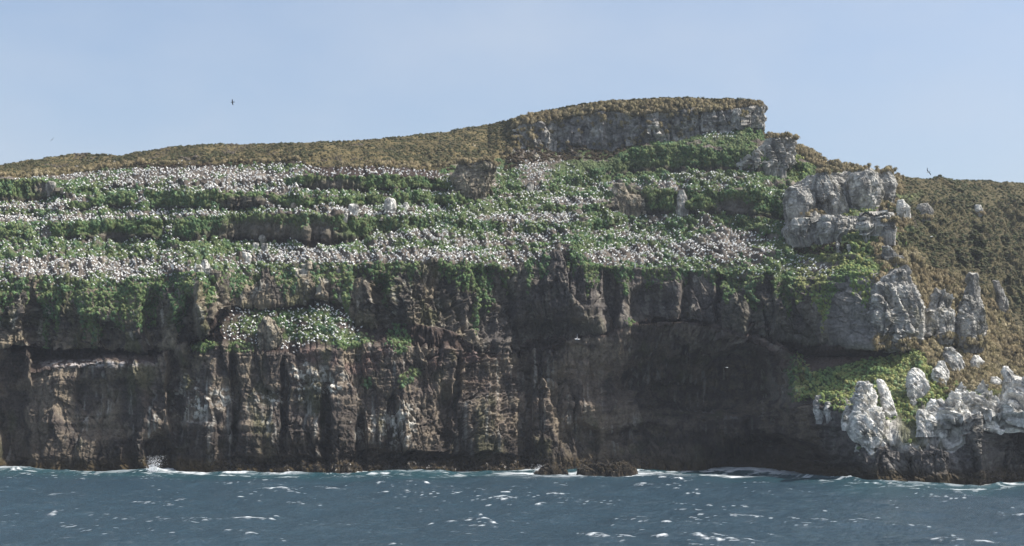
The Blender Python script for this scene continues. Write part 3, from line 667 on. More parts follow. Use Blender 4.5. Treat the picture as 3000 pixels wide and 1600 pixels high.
PINN = [
 (dict(rows=[(1120,2520,2542),(1148,2508,2554),(1180,2506,2562),(1215,2500,2578),(1260,2494,2596),(1300,2520,2580)]), 'tallest white pinnacle at the tip of the right headland'),
 (dict(rows=[(1114,2570,2590),(1140,2576,2600),(1172,2583,2613),(1215,2590,2628)]), 'leaning white rock slab right of the tallest pinnacle'),
 (dict(rows=[(1078,2668,2690),(1098,2658,2710),(1130,2656,2718),(1160,2660,2710),(1178,2664,2690)]), 'square white rock alone on the green headland slope'),
 (dict(rows=[(1058,2748,2764),(1085,2734,2775),(1105,2732,2778),(1122,2738,2772)]), 'shaded grey rock lower of the pair under the towers'),
 (dict(rows=[(1020,2772,2784),(1042,2762,2806),(1065,2764,2820),(1088,2786,2816)]), 'arched grey rock upper of the pair under the towers'),
 (dict(rows=[(1160,2390,2408),(1190,2386,2412),(1232,2390,2410)]), 'white spire leftmost at the green headland edge'),
 (dict(rows=[(1180,2420,2432),(1205,2417,2437),(1230,2420,2434)]), 'short white spire beside the leftmost spire'),
 (dict(rows=[(1190,2482,2492),(1215,2470,2497),(1250,2468,2492)]), 'oval white rock left of the tallest pinnacle'),
 (dict(rows=[(1172,2730,2754),(1195,2716,2770),(1245,2700,2790)]), 'white knob at the left end of the white rock ridge'),
 (dict(rows=[(1126,2808,2832),(1150,2790,2856),(1190,2765,2876),(1228,2752,2880)]), 'white peak in the middle of the white rock ridge'),
 (dict(rows=[(1122,2868,2894),(1150,2850,2916),(1180,2836,2940),(1215,2826,2956)]), 'broadest white peak on the white rock ridge'),
 (dict(rows=[(1112,2970,3020),(1140,2950,3050),(1190,2930,3070),(1232,2925,3080)]), 'white rock cut off by the right edge of the picture'),
 (dict(rows=[(1202,2692,2714),(1225,2688,2724),(1268,2688,2730)]), 'small white rock at the headland rim with a grassy top'),
 (dict(rows=[(1042,2850,2868),(1060,2844,2882),(1078,2850,2876)]), 'white rock half buried in tan grass under the layered tower'),
 (dict(rows=[(1106,2904,2920),(1118,2900,2932),(1134,2906,2928)]), 'low white rock above the broadest white peak'),
 (dict(rows=[(1074,2938,2952),(1090,2934,2966),(1108,2944,2964)]), 'tilted white rock in tan grass near the right edge'),
]
rock_thing('white_rock', [dict(rows=[(1168,2860,2900),(1186,2800,2980),(1210,2750,3040),(1236,2800,3080),(1262,2840,3070)], depth_ratio=.45, Y=depth_at(2880, 1240) + .8),
                          dict(rows=[(1225,2700,2740),(1245,2680,2790),(1275,2670,2790)], depth_ratio=.5)], 'broad white rock shelf along the top of the headland cliff', 'rock', 'white rocks on the right headland', tone='white', bury=.5, rough=1.3, lean=.9)
rock_thing('white_rock', [dict(rows=[(1215,2490,2590),(1250,2500,2600),(1290,2525,2580),(1335,2545,2556)], depth_ratio=.3)], 'white wedge of rock tapering down the headland cliff below tallest pinnacle', 'rock', 'white rocks on the right headland', tone='white', bury=.1, rough=1.2, lean=.6)
for d, lab in PINN:
    d['Y'] = depth_at((d['rows'][-1][1] + d['rows'][-1][2]) / 2, d['rows'][-1][0]) - .9
    rock_thing('white_rock', [d], lab, 'rock', 'white rocks on the right headland', tone='white', bury=1.0, blocky=2.8, rough=1.2, lean=.55)
SEAROCK = []
for rows, Yr, lab in [([(1371,1608,1626),(1376,1585,1640),(1383,1572,1652),(1389,1566,1660)], 381.0, 'low kelp-covered rock awash in foam, smaller of two'),
                      ([(1367,1766,1800),(1372,1744,1814),(1379,1730,1826),(1386,1720,1836),(1394,1712,1846)], 371.0, 'larger kelp-covered rock standing in foam at the cliff foot')]:
    o = rock_thing('sea_rock', [rows], lab, 'sea rock', 'kelp-covered rocks in the surf', tone='sea', Y=Yr, bury=2.0, depth_ratio=.6)
    SEAROCK.append((o, CRAGS[-1]))

# ------------------------------------------------------------------ plants: one merged mesh for each kind of cover
def dome(nu, nv, top=1.0, seed=0, low=-.25):
    u = np.linspace(0, 2 * pi, nu, endpoint=False); v = np.linspace(low, pi / 2, nv)
    g = np.stack([np.cos(v)[:, None] * np.cos(u), np.cos(v)[:, None] * np.sin(u), np.sin(v)[:, None] * top + 0 * u], -1)
    g = g * (1 + .22 * vnoise(g[..., 0] * 2 + seed, g[..., 1] * 2, g[..., 2] * 2))[..., None]
    i = np.arange(nv - 1)[:, None] * nu; j = np.arange(nu)[None, :]; k = (j + 1) % nu
    a, b, c, d = [x.ravel() for x in np.broadcast_arrays(i + j, i + k, i + nu + k, i + nu + j)]
    return g.reshape(-1, 3), np.concatenate([np.stack([a, b, c], -1), np.stack([a, c, d], -1)])
def tmpl(parts):
    V, F, B, o = [], [], [], 0
    for v, f, b in parts:
        V.append(v); F.append(f + o); B.append(np.broadcast_to(b, (len(v),))); o += len(v)
    return np.concatenate(V).astype(np.float32), np.concatenate(F), np.concatenate(B).astype(np.float32)
def shrub_t(seed, n=64, size=.3):
    r = np.random.default_rng(seed)
    v, f = dome(7, 4, .66, seed); v = v * .86
    th = r.random(n) * 2 * pi; el = np.arcsin(r.random(n) * 1.15 - .15)
    nrm = np.stack([np.cos(el) * np.cos(th), np.cos(el) * np.sin(th), np.sin(el)], -1)
    c = nrm * (.78 + .36 * r.random((n, 1))) * (1, 1, .75)
    t1 = np.cross(nrm, r.normal(size=(n, 3))); t1 /= np.linalg.norm(t1, axis=1, keepdims=True)
    t2 = np.cross(nrm, t1) + .5 * nrm * r.normal(size=(n, 1))
    s = size * (.6 + .8 * r.random((n, 1)))
    lv = np.stack([c - t1 * s * .5, c + t1 * s * .5, c + t2 * s], 1).reshape(-1, 3)
    lb = np.repeat(.75 + .5 * r.random(n), 3)
    return tmpl([(v, f, .8), (lv, np.arange(3 * n).reshape(n, 3), lb)])
def blades_t(seed, n=40, droop=.55, w=.07, spread=1.0, core=.5, h=1.0):
    r = np.random.default_rng(seed)
    v, f = dome(8, 4, .9, seed); v = v * core
    th = r.random(n) * 2 * pi
    d = np.stack([np.cos(th), np.sin(th)], -1)
    rad = spread * (.25 + .75 * r.random(n) ** .6)
    p0 = np.stack([d[:, 0] * .2, d[:, 1] * .2, np.full(n, .1)], -1)
    p1 = np.stack([d[:, 0] * rad * .55, d[:, 1] * rad * .55, h * (.75 + .3 * r.random(n)) * (1.05 - .3 * rad)], -1)
    p2 = np.stack([d[:, 0] * rad, d[:, 1] * rad, p1[:, 2] - droop * rad * (.6 + .8 * r.random(n))], -1)
    sd = np.stack([-d[:, 1], d[:, 0], 0 * th], -1) * w
    lv = np.stack([p0 - sd, p0 + sd, p1 - sd, p1 + sd, p2], 1).reshape(-1, 3)
    q = np.arange(n)[:, None] * 5
    lf = np.concatenate([q + [0, 1, 3], q + [0, 3, 2], q + [2, 3, 4]])
    return tmpl([(v, f, .75), (lv, lf, np.repeat(.7 + .6 * r.random(n), 5))])
def grow(name, kinds, pos, nrm, size, tint, stretch=1.0, upright=.6, label='', cat='', mat=None):
    n = len(pos); V, F, CC, off = [], [], [], 0
    k = rng.integers(0, len(kinds), n)
    up = nrm * (1 - upright) + np.array([0, 0, 1.0]) * upright; up /= np.linalg.norm(up, axis=1, keepdims=True)
    a = rng.random(n) * 2 * pi
    t = np.stack([np.cos(a), np.sin(a), 0 * a], -1); t = t - up * (t * up).sum(1, keepdims=True); t /= np.linalg.norm(t, axis=1, keepdims=True)
    b = np.cross(up, t)
    stretch = np.broadcast_to(stretch, (n,))
    for i, (tv, tf, tb) in enumerate(kinds):
        m = np.where(k == i)[0]
        if not len(m): continue
        R = np.stack([t[m], b[m], up[m] * stretch[m][:, None]], 1) * size[m][:, None, None]
        v = np.einsum('vk,nkj->nvj', tv, R) + pos[m][:, None]
        V.append(v.reshape(-1, 3)); CC.append((tint[m][:, None, :] * tb[None, :, None]).reshape(-1, 3))
        F.append((tf[None] + (off + np.arange(len(m)) * len(tv))[:, None, None]).reshape(-1, 3)); off += len(m) * len(tv)
    o = mesh_obj(name, np.concatenate(V), np.concatenate(F), mat or M_VEG, np.concatenate(CC), False)
    return tag(o, label, cat, kind='stuff')
dA = np.linalg.norm(np.cross(np.gradient(Pt, axis=1), np.gradient(Pt, axis=0)), axis=-1)
def sample(density, cap=40000):
    lam = (density * dA).ravel().astype(np.float64)
    tot = lam.sum(); n = int(min(tot, cap))
    i = rng.choice(lam.size, n, p=lam / tot)
    return i
def at_idx(i, jit=.25):
    p = Pt.reshape(-1, 3)[i] + rng.normal(size=(len(i), 3)) * jit * (1, .3, .1)
    return p, NT.reshape(-1, 3)[i]
def lerp_tint(n, cs, j=.12):
    cs = np.array(cs); w = rng.random((n, len(cs))) ** 2; w /= w.sum(1, keepdims=True)
    return (w @ cs) * (1 + j * rng.normal(size=(n, 1)))
def patch(p, cs, sc=9.0):
    """tints that drift from place to place"""
    t = np.clip(.5 + 1.1 * fbm(p[:, 0] / sc, p[:, 1] / sc, p[:, 2] / sc, 3) + .18 * rng.normal(size=len(p)), 0, 1) * (len(cs) - 1)
    i = np.minimum(t.astype(int), len(cs) - 2); f = (t - i)[:, None]; cs = np.array(cs)
    return (cs[i] * (1 - f) + cs[i + 1] * f) * (1 + .12 * rng.normal(size=(len(p), 1)))

clear = np.ones_like(X)                                    # trodden bare ground round the boulders
for cx, cy, rx, ry in STONES: clear = clear * (1 - blob(cx, cy, rx, ry, .2))
spur_line = 26 * fbm(X / 6, Y / 6, Z / 6, 3) + np.interp(PXG, [2600, 2640, 2720, 2833, 2900, 3000, 3330], [690, 722, 775, 805, 880, 985, 1250])
hill = (PXW > 2632) & (PYG < spur_line) & (SEG >= 6)
spurz = (PXW > 2570) & ~hill & (SEG >= 6) & (SEG <= 17)
SHR = [shrub_t(i, 30, .34) for i in range(8)]
TUS = [blades_t(20 + i, 46, w=.05, core=.34, h=1.15, spread=1.1, droop=.75) for i in range(6)]
GRN = [blades_t(40 + i, 30, droop=1.25, w=.07, spread=1.1, core=.80, h=.75) for i in range(8)]
front = (PXG > -260) & (PXG < 3260)
not_summit_face = ~((SEG == 15) & (summit[None, :] > .5))
# scrub of the plateau and of the right hill
den = np.zeros_like(X)
plate = (SEG >= 15) & (SEG <= 16) & not_summit_face & front & (PXG < 2560)
tusz = ((SEG == 16) & (summit[None, :] > .5) & (TT < .75)) | ((SEG >= 15) & (SEG <= 16) & (PXG > 2246) & (PXG < 2640))
fringe = (SEG == 15) & (PXG < 430) & (TT < .55) | ((SEG == 15) & (PXG < 1500) & (TT < .25) & (vnoise(X / 9, Y / 9, Z / 9) > 0))
den[plate & ~tusz & ~fringe] = 1.7
den[(SEG == 17) & front & (TT < .7) & (PXG < 2600)] = 1.2
den[hill & front & (SEG <= 17)] = 1.45
den[spurz & (fbm(X / 9, Y / 9, Z / 9, 3) > .25)] = .15
i = sample(den * 1.4, 84000); p, n_ = at_idx(i)
isz = (.28 + .36 * rng.random(len(i)) ** 2) * (.8 + .6 * sm(-.3, .4, fbm(p[:, 0] / 8, p[:, 1] / 8, p[:, 2] / 8, 3)))
bare_twigs = fbm(p[:, 0] / 14, p[:, 1] / 14, p[:, 2] / 14, 3)
tint = patch(p, [(.060, .060, .029), (.085, .084, .042), (.070, .077, .034), (.108, .095, .052), (.065, .073, .034), (.094, .096, .048)], 13)
hp = (p[:, 0] / p[:, 1] * FPX + PX0 > 2625)[:, None]
tint = np.where(hp, tint * (.90, .97, .92), tint)
tint = np.where(((bare_twigs > .33) & (p[:, 0] < -30))[:, None], np.array([.13, .11, .085]), tint)
grow('scrub_vegetation', SHR, p, n_, isz, tint, .95, .75, 'low olive brown scrub covering the plateau and the right hillside', 'scrub')
# dark heath below the summit cliff; more shrubs added as a shade line under the plateau edge
den = np.zeros_like(X)
den[(SEG == 14) & (PXG > 1480) & (PXG < 1880) & (TT > .55)] = .8
den[(SEG == 14) & (TT > .84) & (PXG > 330) & (PXG < 890)] = 1.0  # dark shrubs standing in for the shadow under the scrub edge
den[(SEG == 14) & (TT > .8) & (PXG > 880) & (PXG < 1330)] = .4
den[(SEG >= 8) & (SEG <= 9) & (blob(2400, 720, 80, 25) > .4)] = .9
i = sample(den, 5000); p, n_ = at_idx(i)
grow('heath_and_edge_shade', SHR, p, n_, .5 + .4 * rng.random(len(i)), lerp_tint(len(i), [(.055, .038, .022), (.075, .052, .03), (.05, .045, .02)]), .9, .6, 'dark brown heath under the summit cliff and as a shade line below the plateau scrub', 'heath')
# tan tussock
den = np.zeros_like(X)
den[tusz & front] = .85
den[fringe & front] = .6
den[(SEG == 15) & (summit[None, :] > .3) & (PXG < 2236) & (fbm(X / 2.5, Y / 2.5, Z / 1.2, 3) > .27 - .2 * (1 - sm(1480, 1640, PXG)))] = .8
den[spurz & front & ((SEG >= 6) | (PYG > 850))] = .7
den[((SEG == 4) & (PXW > 2760) & (TT > .6)) | ((SEG == 5) & (PXG > 2690))] = .8
i = sample(den, 14000); p, n_ = at_idx(i)
tp, tn = [p], [n_]
def crag_tops(k, frac=.5, dens=.8, zmin=0.0):
    P = CRAGS[k]; Nn = gridnormals(P)
    z0, z1 = P[..., 2].min(), P[..., 2].max()
    m = (P[..., 2] > z0 + (z1 - z0) * zmin)
    q = P[:3].reshape(-1, 3)
    j = rng.choice(len(q), max(6, int(len(q) * frac * dens * .5)))
    pos = q[j] + rng.normal(size=(len(j), 3)) * (.9, .9, .15)
    return pos
for k, d in TOPS:
    q = crag_tops(k, .5, d); tp.append(q); tn.append(np.tile([0, 0, 1.0], (len(q), 1)))
for k in range(BASE0, BASE0 + 8):                     # grass grown up round the feet of the spur and headland rocks
    P = CRAGS[k]; q = P[-16:-3].reshape(-1, 3); w_ = np.ptp(P[..., 0])
    q = q[q[:, 1] < np.median(q[:, 1]) + .3 * w_]
    j = rng.choice(len(q), int(min(60, 7 * w_)))
    tp.append(q[j] + rng.normal(size=(len(j), 3)) * .25); tn.append(np.tile([0, -.3, .95], (len(j), 1)))
p = np.concatenate(tp); n_ = np.concatenate(tn)
tint = patch(p, [(.22, .175, .095), (.28, .23, .135), (.17, .145, .07), (.32, .27, .165)], 7)
grow('tussock_grass', TUS, p, n_, .8 + .6 * rng.random(len(p)), tint, 1.0, .7, 'tan tussock grass on the summit rim and along the right spur', 'tussock grass')
# green cover of the slopes, risers, lips and ledges
den = np.zeros_like(X)
nonrock = 1 - np.clip(rock_in_riser * 1.2, 0, 1)
den[slopes] = (cover * .95)[slopes]
den[risers] = (nonrock * sm(.18, .45, TT + .25 * hn) * sm(-.55, -.05, hn) * 1.1)[risers]
cl = (SEG == 6) | (SEG == 7)
den[cl] = (drape * 1.3)[cl]
den[SEG == 4] = (np.clip(ledge_green, 0, 1) * 1.0)[SEG == 4]
den = den * (1 - sm(2500, 2680, PXW)) * (1 - peat_shade) * ((PXG > -260))
den[(SEG == 14) & (PXG > 1480) & (PXG < 1880) & (TT > .55)] = 0
den[(SEG == 4) & (PXG > 2330) & (PXG < 2560)] = 1.1
den = den * (1 - backsoil_shade)
gz = (SEG == 4) & (PXG >= 2560) & (PXG < 2900)
den[gz] = (1.1 * sm(.1, .5, TT + .4 * n_mid) * (1 - .6 * sm(2700, 2880, PXW)))[gz]
lw = (SEG == 3) | (SEG == 2)
for cx, cy, rx, ry in [(1020,1000,40,22),(1170,990,30,40),(1190,1110,20,16),(1215,1085,16,14),(1180,1130,12,20),(1075,1120,16,16),(2345,1110,30,60),(700,1020,40,12),(590,1020,30,10),(1840,945,16,8)]:
    den[(SEG >= 3) & (SEG <= 6)] = np.maximum(den, 1.3 * blob(cx, cy, rx, ry, .4))[(SEG >= 3) & (SEG <= 6)]
i = sample(den * clear * 1.9, 60000); p, n_ = at_idx(i)
steep = 1 - np.abs(n_[:, 2])
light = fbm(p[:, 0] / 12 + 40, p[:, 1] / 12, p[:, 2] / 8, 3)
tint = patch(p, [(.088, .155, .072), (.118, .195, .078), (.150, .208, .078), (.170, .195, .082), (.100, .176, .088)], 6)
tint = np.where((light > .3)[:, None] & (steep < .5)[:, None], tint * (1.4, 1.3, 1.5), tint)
rightp = p[:, 0] / p[:, 1] * FPX + PX0; pyp = PY0 - (p[:, 2] - CAMZ) / p[:, 1] * FPX
pale = np.zeros(len(p))
for cx, cy, rx, ry in [(1690,480,70,24),(1860,490,90,20),(1130,705,55,30),(1420,625,60,22),(2100,520,120,16),(1760,470,60,20),(2380,800,50,60),(2440,760,40,30)]:
    pale = np.maximum(pale, 1 - sm(.6, 1.2, np.hypot((rightp - cx) / rx, (pyp - cy) / ry)))
tint = tint * (1 - pale[:, None]) + pale[:, None] * np.array([.15, .185, .085]) * (.85 + .3 * rng.random((len(p), 1)))
tint = np.where((rightp > 2330)[:, None], tint * (1.75, 1.5, 1.3), tint)  # sunlight on the headland slope, put into the foliage tint
grow('green_foliage', GRN, p - n_ * .1, n_, (.28 + .42 * rng.random(len(i)) ** 1.6), tint, 1 + 1.1 * steep, .55, 'deep green herbs and grass draped over terraces, ledges and cliff lips', 'green foliage')
# kelp on the two rocks in the surf and along the tide line
for o, P in SEAROCK:
    q = P[2:].reshape(-1, 3); q = q[(q[:, 2] > 0) & (q[:, 1] < q[:, 1].mean() + 2)]
    j = rng.choice(len(q), 420)
    pos = q[j] - np.array(o.location)
    nn = np.tile([0, -.6, .6], (len(j), 1))
    KE = [blades_t(90 + a, 26, droop=1.6, w=.11, spread=1.0, core=.4, h=.5) for a in range(3)]
    k = grow('kelp', KE, pos, nn, .35 + .3 * rng.random(len(j)), lerp_tint(len(j), [(.020, .014, .008), (.035, .024, .012), (.10, .075, .04)]), 1.0, .4, mat=M_KELP)
    for pr in ('label', 'category', 'kind'):
        if pr in k: del k[pr]
    k.parent = o
m_k = (SEG == 1) & (Z > .2) & (Z < 3.2 + 1.5 * n_mid) & (((PXG > 620) & (PXG < 1900)) | (PXG > 2840) & (PXG < 2990))
den = np.where(m_k, 1.0, 0.0); i = sample(den, 3500); p, n_ = at_idx(i, .1)
grow('kelp_fringe', KE, p, n_, .4 + .4 * rng.random(len(i)), lerp_tint(len(i), [(.016, .012, .008), (.03, .022, .012), (.07, .05, .026)]), 1.0, .3, 'brown bull kelp hanging along the tide line at the cliff foot', 'kelp', mat=M_KELP)
survey(Pt)

# ------------------------------------------------------------------ seabirds on the slope
def ring_body(rings, na=8):
    """rings: (x, z, half width, half height)"""
    a = np.linspace(0, 2 * pi, na, endpoint=False)
    V = [np.stack([np.full(na, x), w * np.cos(a), z + h * np.sin(a)], -1) for x, z, w, h in rings]
    V = np.concatenate(V); n = len(rings)
    i = np.arange(n - 1)[:, None] * na; j = np.arange(na)[None, :]; k = (j + 1) % na
    F = np.stack([i + j, i + k, i + na + k, i + na + j], -1).reshape(-1, 4)
    return V, F
def nest_bird():
    V, F = ring_body([(-.44, .27, .015, .012), (-.40, .27, .06, .035), (-.25, .27, .14, .11), (-.05, .25, .20, .19), (.12, .27, .21, .21), (.24, .32, .16, .17), (.29, .40, .11, .11),
                      (.31, .45, .095, .095), (.34, .49, .095, .09), (.40, .50, .08, .075), (.45, .49, .035, .035), (.52, .48, .02, .025), (.57, .46, .008, .012)])
    mid = V[F].mean(1)
    mi = np.zeros(len(F), int)
    mi[(mid[:, 0] < -.10) & (mid[:, 2] > .30)] = 1                     # folded wings over the back
    mi[mid[:, 0] < -.30] = 1                                          # tail
    mi[mid[:, 0] > .42] = 2                                           # bill
    return V.astype(np.float32), F, mi
BV, BF, BM = nest_bird()
dn = np.zeros_like(X)
sd = np.clip(.36 + .72 * bare - .12 * cover, 0, 1.2)
clump = sm(-.35, .25, fbm(X / 8 + 70, Y / 8, Z / 5, 3))
dn[slopes] = (sd * (.35 + .65 * clump))[slopes]
topL = np.interp(PXG, [0, 64, 200, 360, 890, 905, 1270, 1330, 1480, 1520, 1540, 1650, 1700, 1800, 2060, 2200, 2300, 2350, 2450, 2470], [524, 524, 512, 496, 478, 488, 502, 520, 480, 446, 446, 465, 500, 530, 500, 505, 560, 740, 800, 830])
dn = dn * (PYG > topL) * (PXG < 2460) * (1 - sm(2250, 2330, PXG) * (PYG < 700))
dn[(SEG == 14) & (PXG > 1480) & (PXG < 1880) & (TT > .5)] *= .15
dn[(SEG == 14) & (PXG > 880) & (PXG < 1270)] = .42 * (TT < .85)[(SEG == 14) & (PXG > 880) & (PXG < 1270)]
dn[(SEG == 14) & (PXG > 1860)] *= .6
edge = (SEG == 7) & (TT > .75) & (PXG < 1100)
dn[edge] = .12
ledgeb = (SEG == 4) & (PXG > 650) & (PXG < 1090)
dn[ledgeb] = (.55 * (TT > .05) * (1 - sm(1000, 1090, PXG)))[ledgeb]
dn[(SEG == 15) & (PXG > 520) & (PXG < 570) & (TT < .5)] = .06
dn[(SEG == 14) & (PXG > 2060) & (PXG < 2150) & (TT > .6)] = .5
dn = dn * front
i = sample(dn * clear * 2.0, 18000)
bp = Pt.reshape(-1, 3)[i] + rng.normal(size=(len(i), 3)) * (.15, .05, 0)
keep, seen = [], {}
for q, (x, y, z) in enumerate(bp):                                    # nests are spaced out
    c = (int(x / 1.1), int(y / 1.4), int(z / 1.4))
    if c in seen: continue
    seen[c] = 1; keep.append(q)
bp = bp[keep]
vis, bpx, bpy_ = visible(bp + np.array([0, 0, .45]), 1.0)
order = np.argsort(bp[:, 1] + np.where(vis, 0, 1e4))
own = order[:300]; rest = order[300:]
ang = -1.35 + rng.normal(size=len(bp)) * .95                        # most sit facing out to sea
bsc = 1.04 + .14 * rng.random(len(bp))
proto = mesh_obj('albatross', BV, BF, smooth=True, mats=[M_WHITE, M_DARK, M_BILL], midx=BM)
def where_label(x, y):
    if y > 870: return ('white albatross with dark back nesting on the green ledge halfway down the cliff', 'albatrosses nesting on the mid-cliff ledge')
    if x < 560: return ('white albatross nesting on pale bare soil along the left end of the cliff top', 'albatrosses on the left cliff top')
    if x < 1150: return ('white albatross nesting along the cliff top above the green mid-cliff ledge', 'albatrosses on the cliff top above the ledge')
    if x < 1800: return ('white albatross nesting along the cliff top above the dark smooth cliff wall', 'albatrosses on the cliff top above the dark wall')
    return ('white albatross nesting on the last cliff top slope before the right spur', 'albatrosses on the right cliff top')
for c, q in enumerate(own):
    o = proto if c == 0 else proto.copy()
    if c: COL.objects.link(o)
    o.location = bp[q] + np.array([0, 0, .02]); o.rotation_euler = (0, 0, float(ang[q])); o.scale = (float(bsc[q]),) * 3
    lab, grp = where_label(bpx[q], bpy_[q])
    tag(o, lab, 'albatross', grp)
ca, sa = np.cos(ang[rest]) * bsc[rest], np.sin(ang[rest]) * bsc[rest]
V = np.stack([BV[None, :, 0] * ca[:, None] - BV[None, :, 1] * sa[:, None], BV[None, :, 0] * sa[:, None] + BV[None, :, 1] * ca[:, None], BV[None, :, 2] * bsc[rest][:, None]], -1) + bp[rest][:, None] + np.array([0, 0, .02])
tag(mesh_obj('albatross_colony', V.reshape(-1, 3), (BF[None] + (np.arange(len(rest)) * len(BV))[:, None, None]).reshape(-1, 4), smooth=True, mats=[M_WHITE, M_DARK, M_BILL], midx=np.tile(BM, len(rest))),
    'thousands of white albatrosses nesting over the higher terraces', 'albatross colony', kind='stuff')
print('birds', len(bp))

# ------------------------------------------------------------------ birds in the air
def wing_mesh(span, chord, elbow, tipang, dark_tip=True, sweep=.18, side=1):
    """a wing from the shoulder outwards along side*Y: thickness, camber, bend at the elbow"""
    n = 14; V = []
    y = z = 0.0
    for s in range(n):
        t = s / (n - 1)
        ang_ = elbow if t < .45 else tipang
        if s: y += span / (n - 1) * cos(ang_); z += span / (n - 1) * sin(ang_)
        c = chord * (1.0 - .35 * t) * (1 if t < .7 else max(.08, 1 - ((t - .7) / .3) ** 1.6 * .92))
        x0 = (.10 * sin(min(t / .45, 1) * pi / 2) - max(0, t - .45) * sweep * 3.0) * span * .5
        th = .028 * (1 - .7 * t)
        V += [(x0 + .35 * c, side * y, z), (x0 + .1 * c, side * y, z + th), (x0 - .25 * c, side * y, z + th * .7), (x0 - .65 * c, side * y, z), (x0 - .2 * c, side * y, z - th * .6)]
    V = np.array(V); i = np.arange(n - 1)[:, None] * 5; j = np.arange(5)[None]; k = (j + 1) % 5
    F = np.stack([i + j, i + k, i + 5 + k, i + 5 + j], -1).reshape(-1, 4)
    return V, F
def flying_bird(name, loc, rot, label, span=1.05, chord=.26, elbow=(.3, .3), tip=(0., 0.), scale=1.0, body=None, wing=None, cat='albatross'):
    e = empty(name, loc); e.rotation_euler = [radians(a) for a in rot]; e.scale = (scale,) * 3
    tag(e, label, cat, 'seabirds in flight')
    V, F = ring_body([(-.42, .02, .05, .01), (-.36, .015, .07, .03), (-.22, 0, .085, .075), (0, -.01, .115, .11), (.18, 0, .10, .10), (.30, .02, .065, .065), (.37, .03, .06, .06), (.43, .03, .05, .05), (.47, .025, .03, .03)], 10)
    mesh_obj('body', V, F, body or M_WHITE, parent=e)
    V, F = ring_body([(.46, .025, .028, .03), (.53, .02, .018, .02), (.58, .005, .012, .018), (.60, -.01, .005, .008)], 6)
    mesh_obj('bill', V, F, M_BILL if body is None else M_DARK, parent=e)
    V, F = ring_body([(-.36, .02, .06, .02), (-.46, .02, .085, .01), (-.53, .02, .07, .006)], 6)
    mesh_obj('tail', V, F, wing or M_DARK, parent=e)
    for s, el, tp_ in ((1, elbow[0], tip[0]), (-1, elbow[1], tip[1])):
        V, F = wing_mesh(span, chord, el, tp_, side=s)
        o = mesh_obj('wing', V + np.array([.06, s * .07, .05]), F, wing or M_DARK, parent=e)
    return e
def P3(qx, qy, Y): return tuple(float(v) for v in unproj(np.array(qx), np.array(qy), np.array(float(Y))))
# dark petrel banking with its wings upright
flying_bird('dark_seabird', P3(681.5, 299.5, 380), (84, 6, 178), 'dark brown seabird banking with wings upright against the left sky', span=.74, chord=.30, elbow=(.25, .1), tip=(-.25, -.35), scale=1.12, body=M_BROWNP, wing=M_BROWNP, cat='seabird')
flying_bird('distant_seabird', P3(153, 409, 480), (-50, 5, 100), 'faint grey seabird tilted steeply low in the sky at far left', span=1.15, chord=.30, elbow=(.1, .1), tip=(-.1, -.2), scale=1.05, body=M_GREYP, wing=M_GREYP, cat='seabird')
flying_bird('flying_albatross', P3(2720, 504, 380), (46, 12, 118), 'white albatross with dark bowed wings gliding over the right hill skyline', span=1.1, chord=.30, elbow=(.35, .35), tip=(.75, -.5), scale=1.15)
flying_bird('flying_albatross', P3(1690, 994, 250), (8, 4, 12), 'largest white albatross with one wing raised before the dark cliff wall', span=.95, chord=.24, elbow=(1.15, .25), tip=(2.0, -.3), scale=1.12, wing=M_GREYP)
flying_bird('flying_albatross', P3(2129, 1077, 330), (5, 8, -20), 'tiny white albatross gliding in front of the dark cave hollow', span=.9, chord=.2, elbow=(.25, .1), tip=(.0, -.2), scale=.8)
flying_bird('flying_albatross', P3(2729, 693, 360), (5, -5, 15), 'white albatross gliding level before the brown hillside', span=.9, chord=.2, elbow=(.1, .1), tip=(0, -.1), scale=.95)

# ------------------------------------------------------------------ sea
gN, gD = 1024, 0.5
def spectrum():
    r = np.random.default_rng(3)
    k = np.fft.fftfreq(gN, gD) * 2 * pi
    KX, KY = np.meshgrid(k, k)
    kk = np.hypot(KX, KY); kk[0, 0] = 1
    wd = np.array([-.90, -.44])                                       # the wind drives the waves to the left and a little towards us
    cosf = (KX * wd[0] + KY * wd[1]) / kk
    Lw = 9.0 ** 2 / 9.81 * 1.0
    ph = np.exp(-1 / (kk * Lw) ** 2) / kk ** 4 * (cosf ** 2 * .85 + .15) * np.where(cosf < 0, .25, 1) * np.exp(-(kk * .16) ** 2)
    ph[0, 0] = 0
    h = np.sqrt(ph) * (r.normal(size=kk.shape) + 1j * r.normal(size=kk.shape))
    f = lambda m: np.real(np.fft.ifft2(h * m))
    return f(1), f(1j * KX / kk), f(1j * KY / kk), f(-KX * KX / kk), f(-KY * KY / kk), f(-KX * KY / kk)
hh, dx_, dy_, jxx, jyy, jxy = spectrum()
sc = .42 / hh.std()
hh, dx_, dy_, jxx, jyy, jxy = [a * sc for a in (hh, dx_, dy_, jxx, jyy, jxy)]
lam = .9
jac = (1 + lam * jxx) * (1 + lam * jyy) - (lam * jxy) ** 2
NRs = 720
gx = (np.arange(gN) - gN / 2) * gD; gy = 70 + np.arange(NRs) * gD
GX, GY = np.meshgrid(gx, gy)
fade = np.minimum(np.minimum(sm(0, 20, GX + 256), sm(0, 20, 255.5 - GX)), np.minimum(sm(70, 90, GY), 1 - sm(405, 428, GY)))
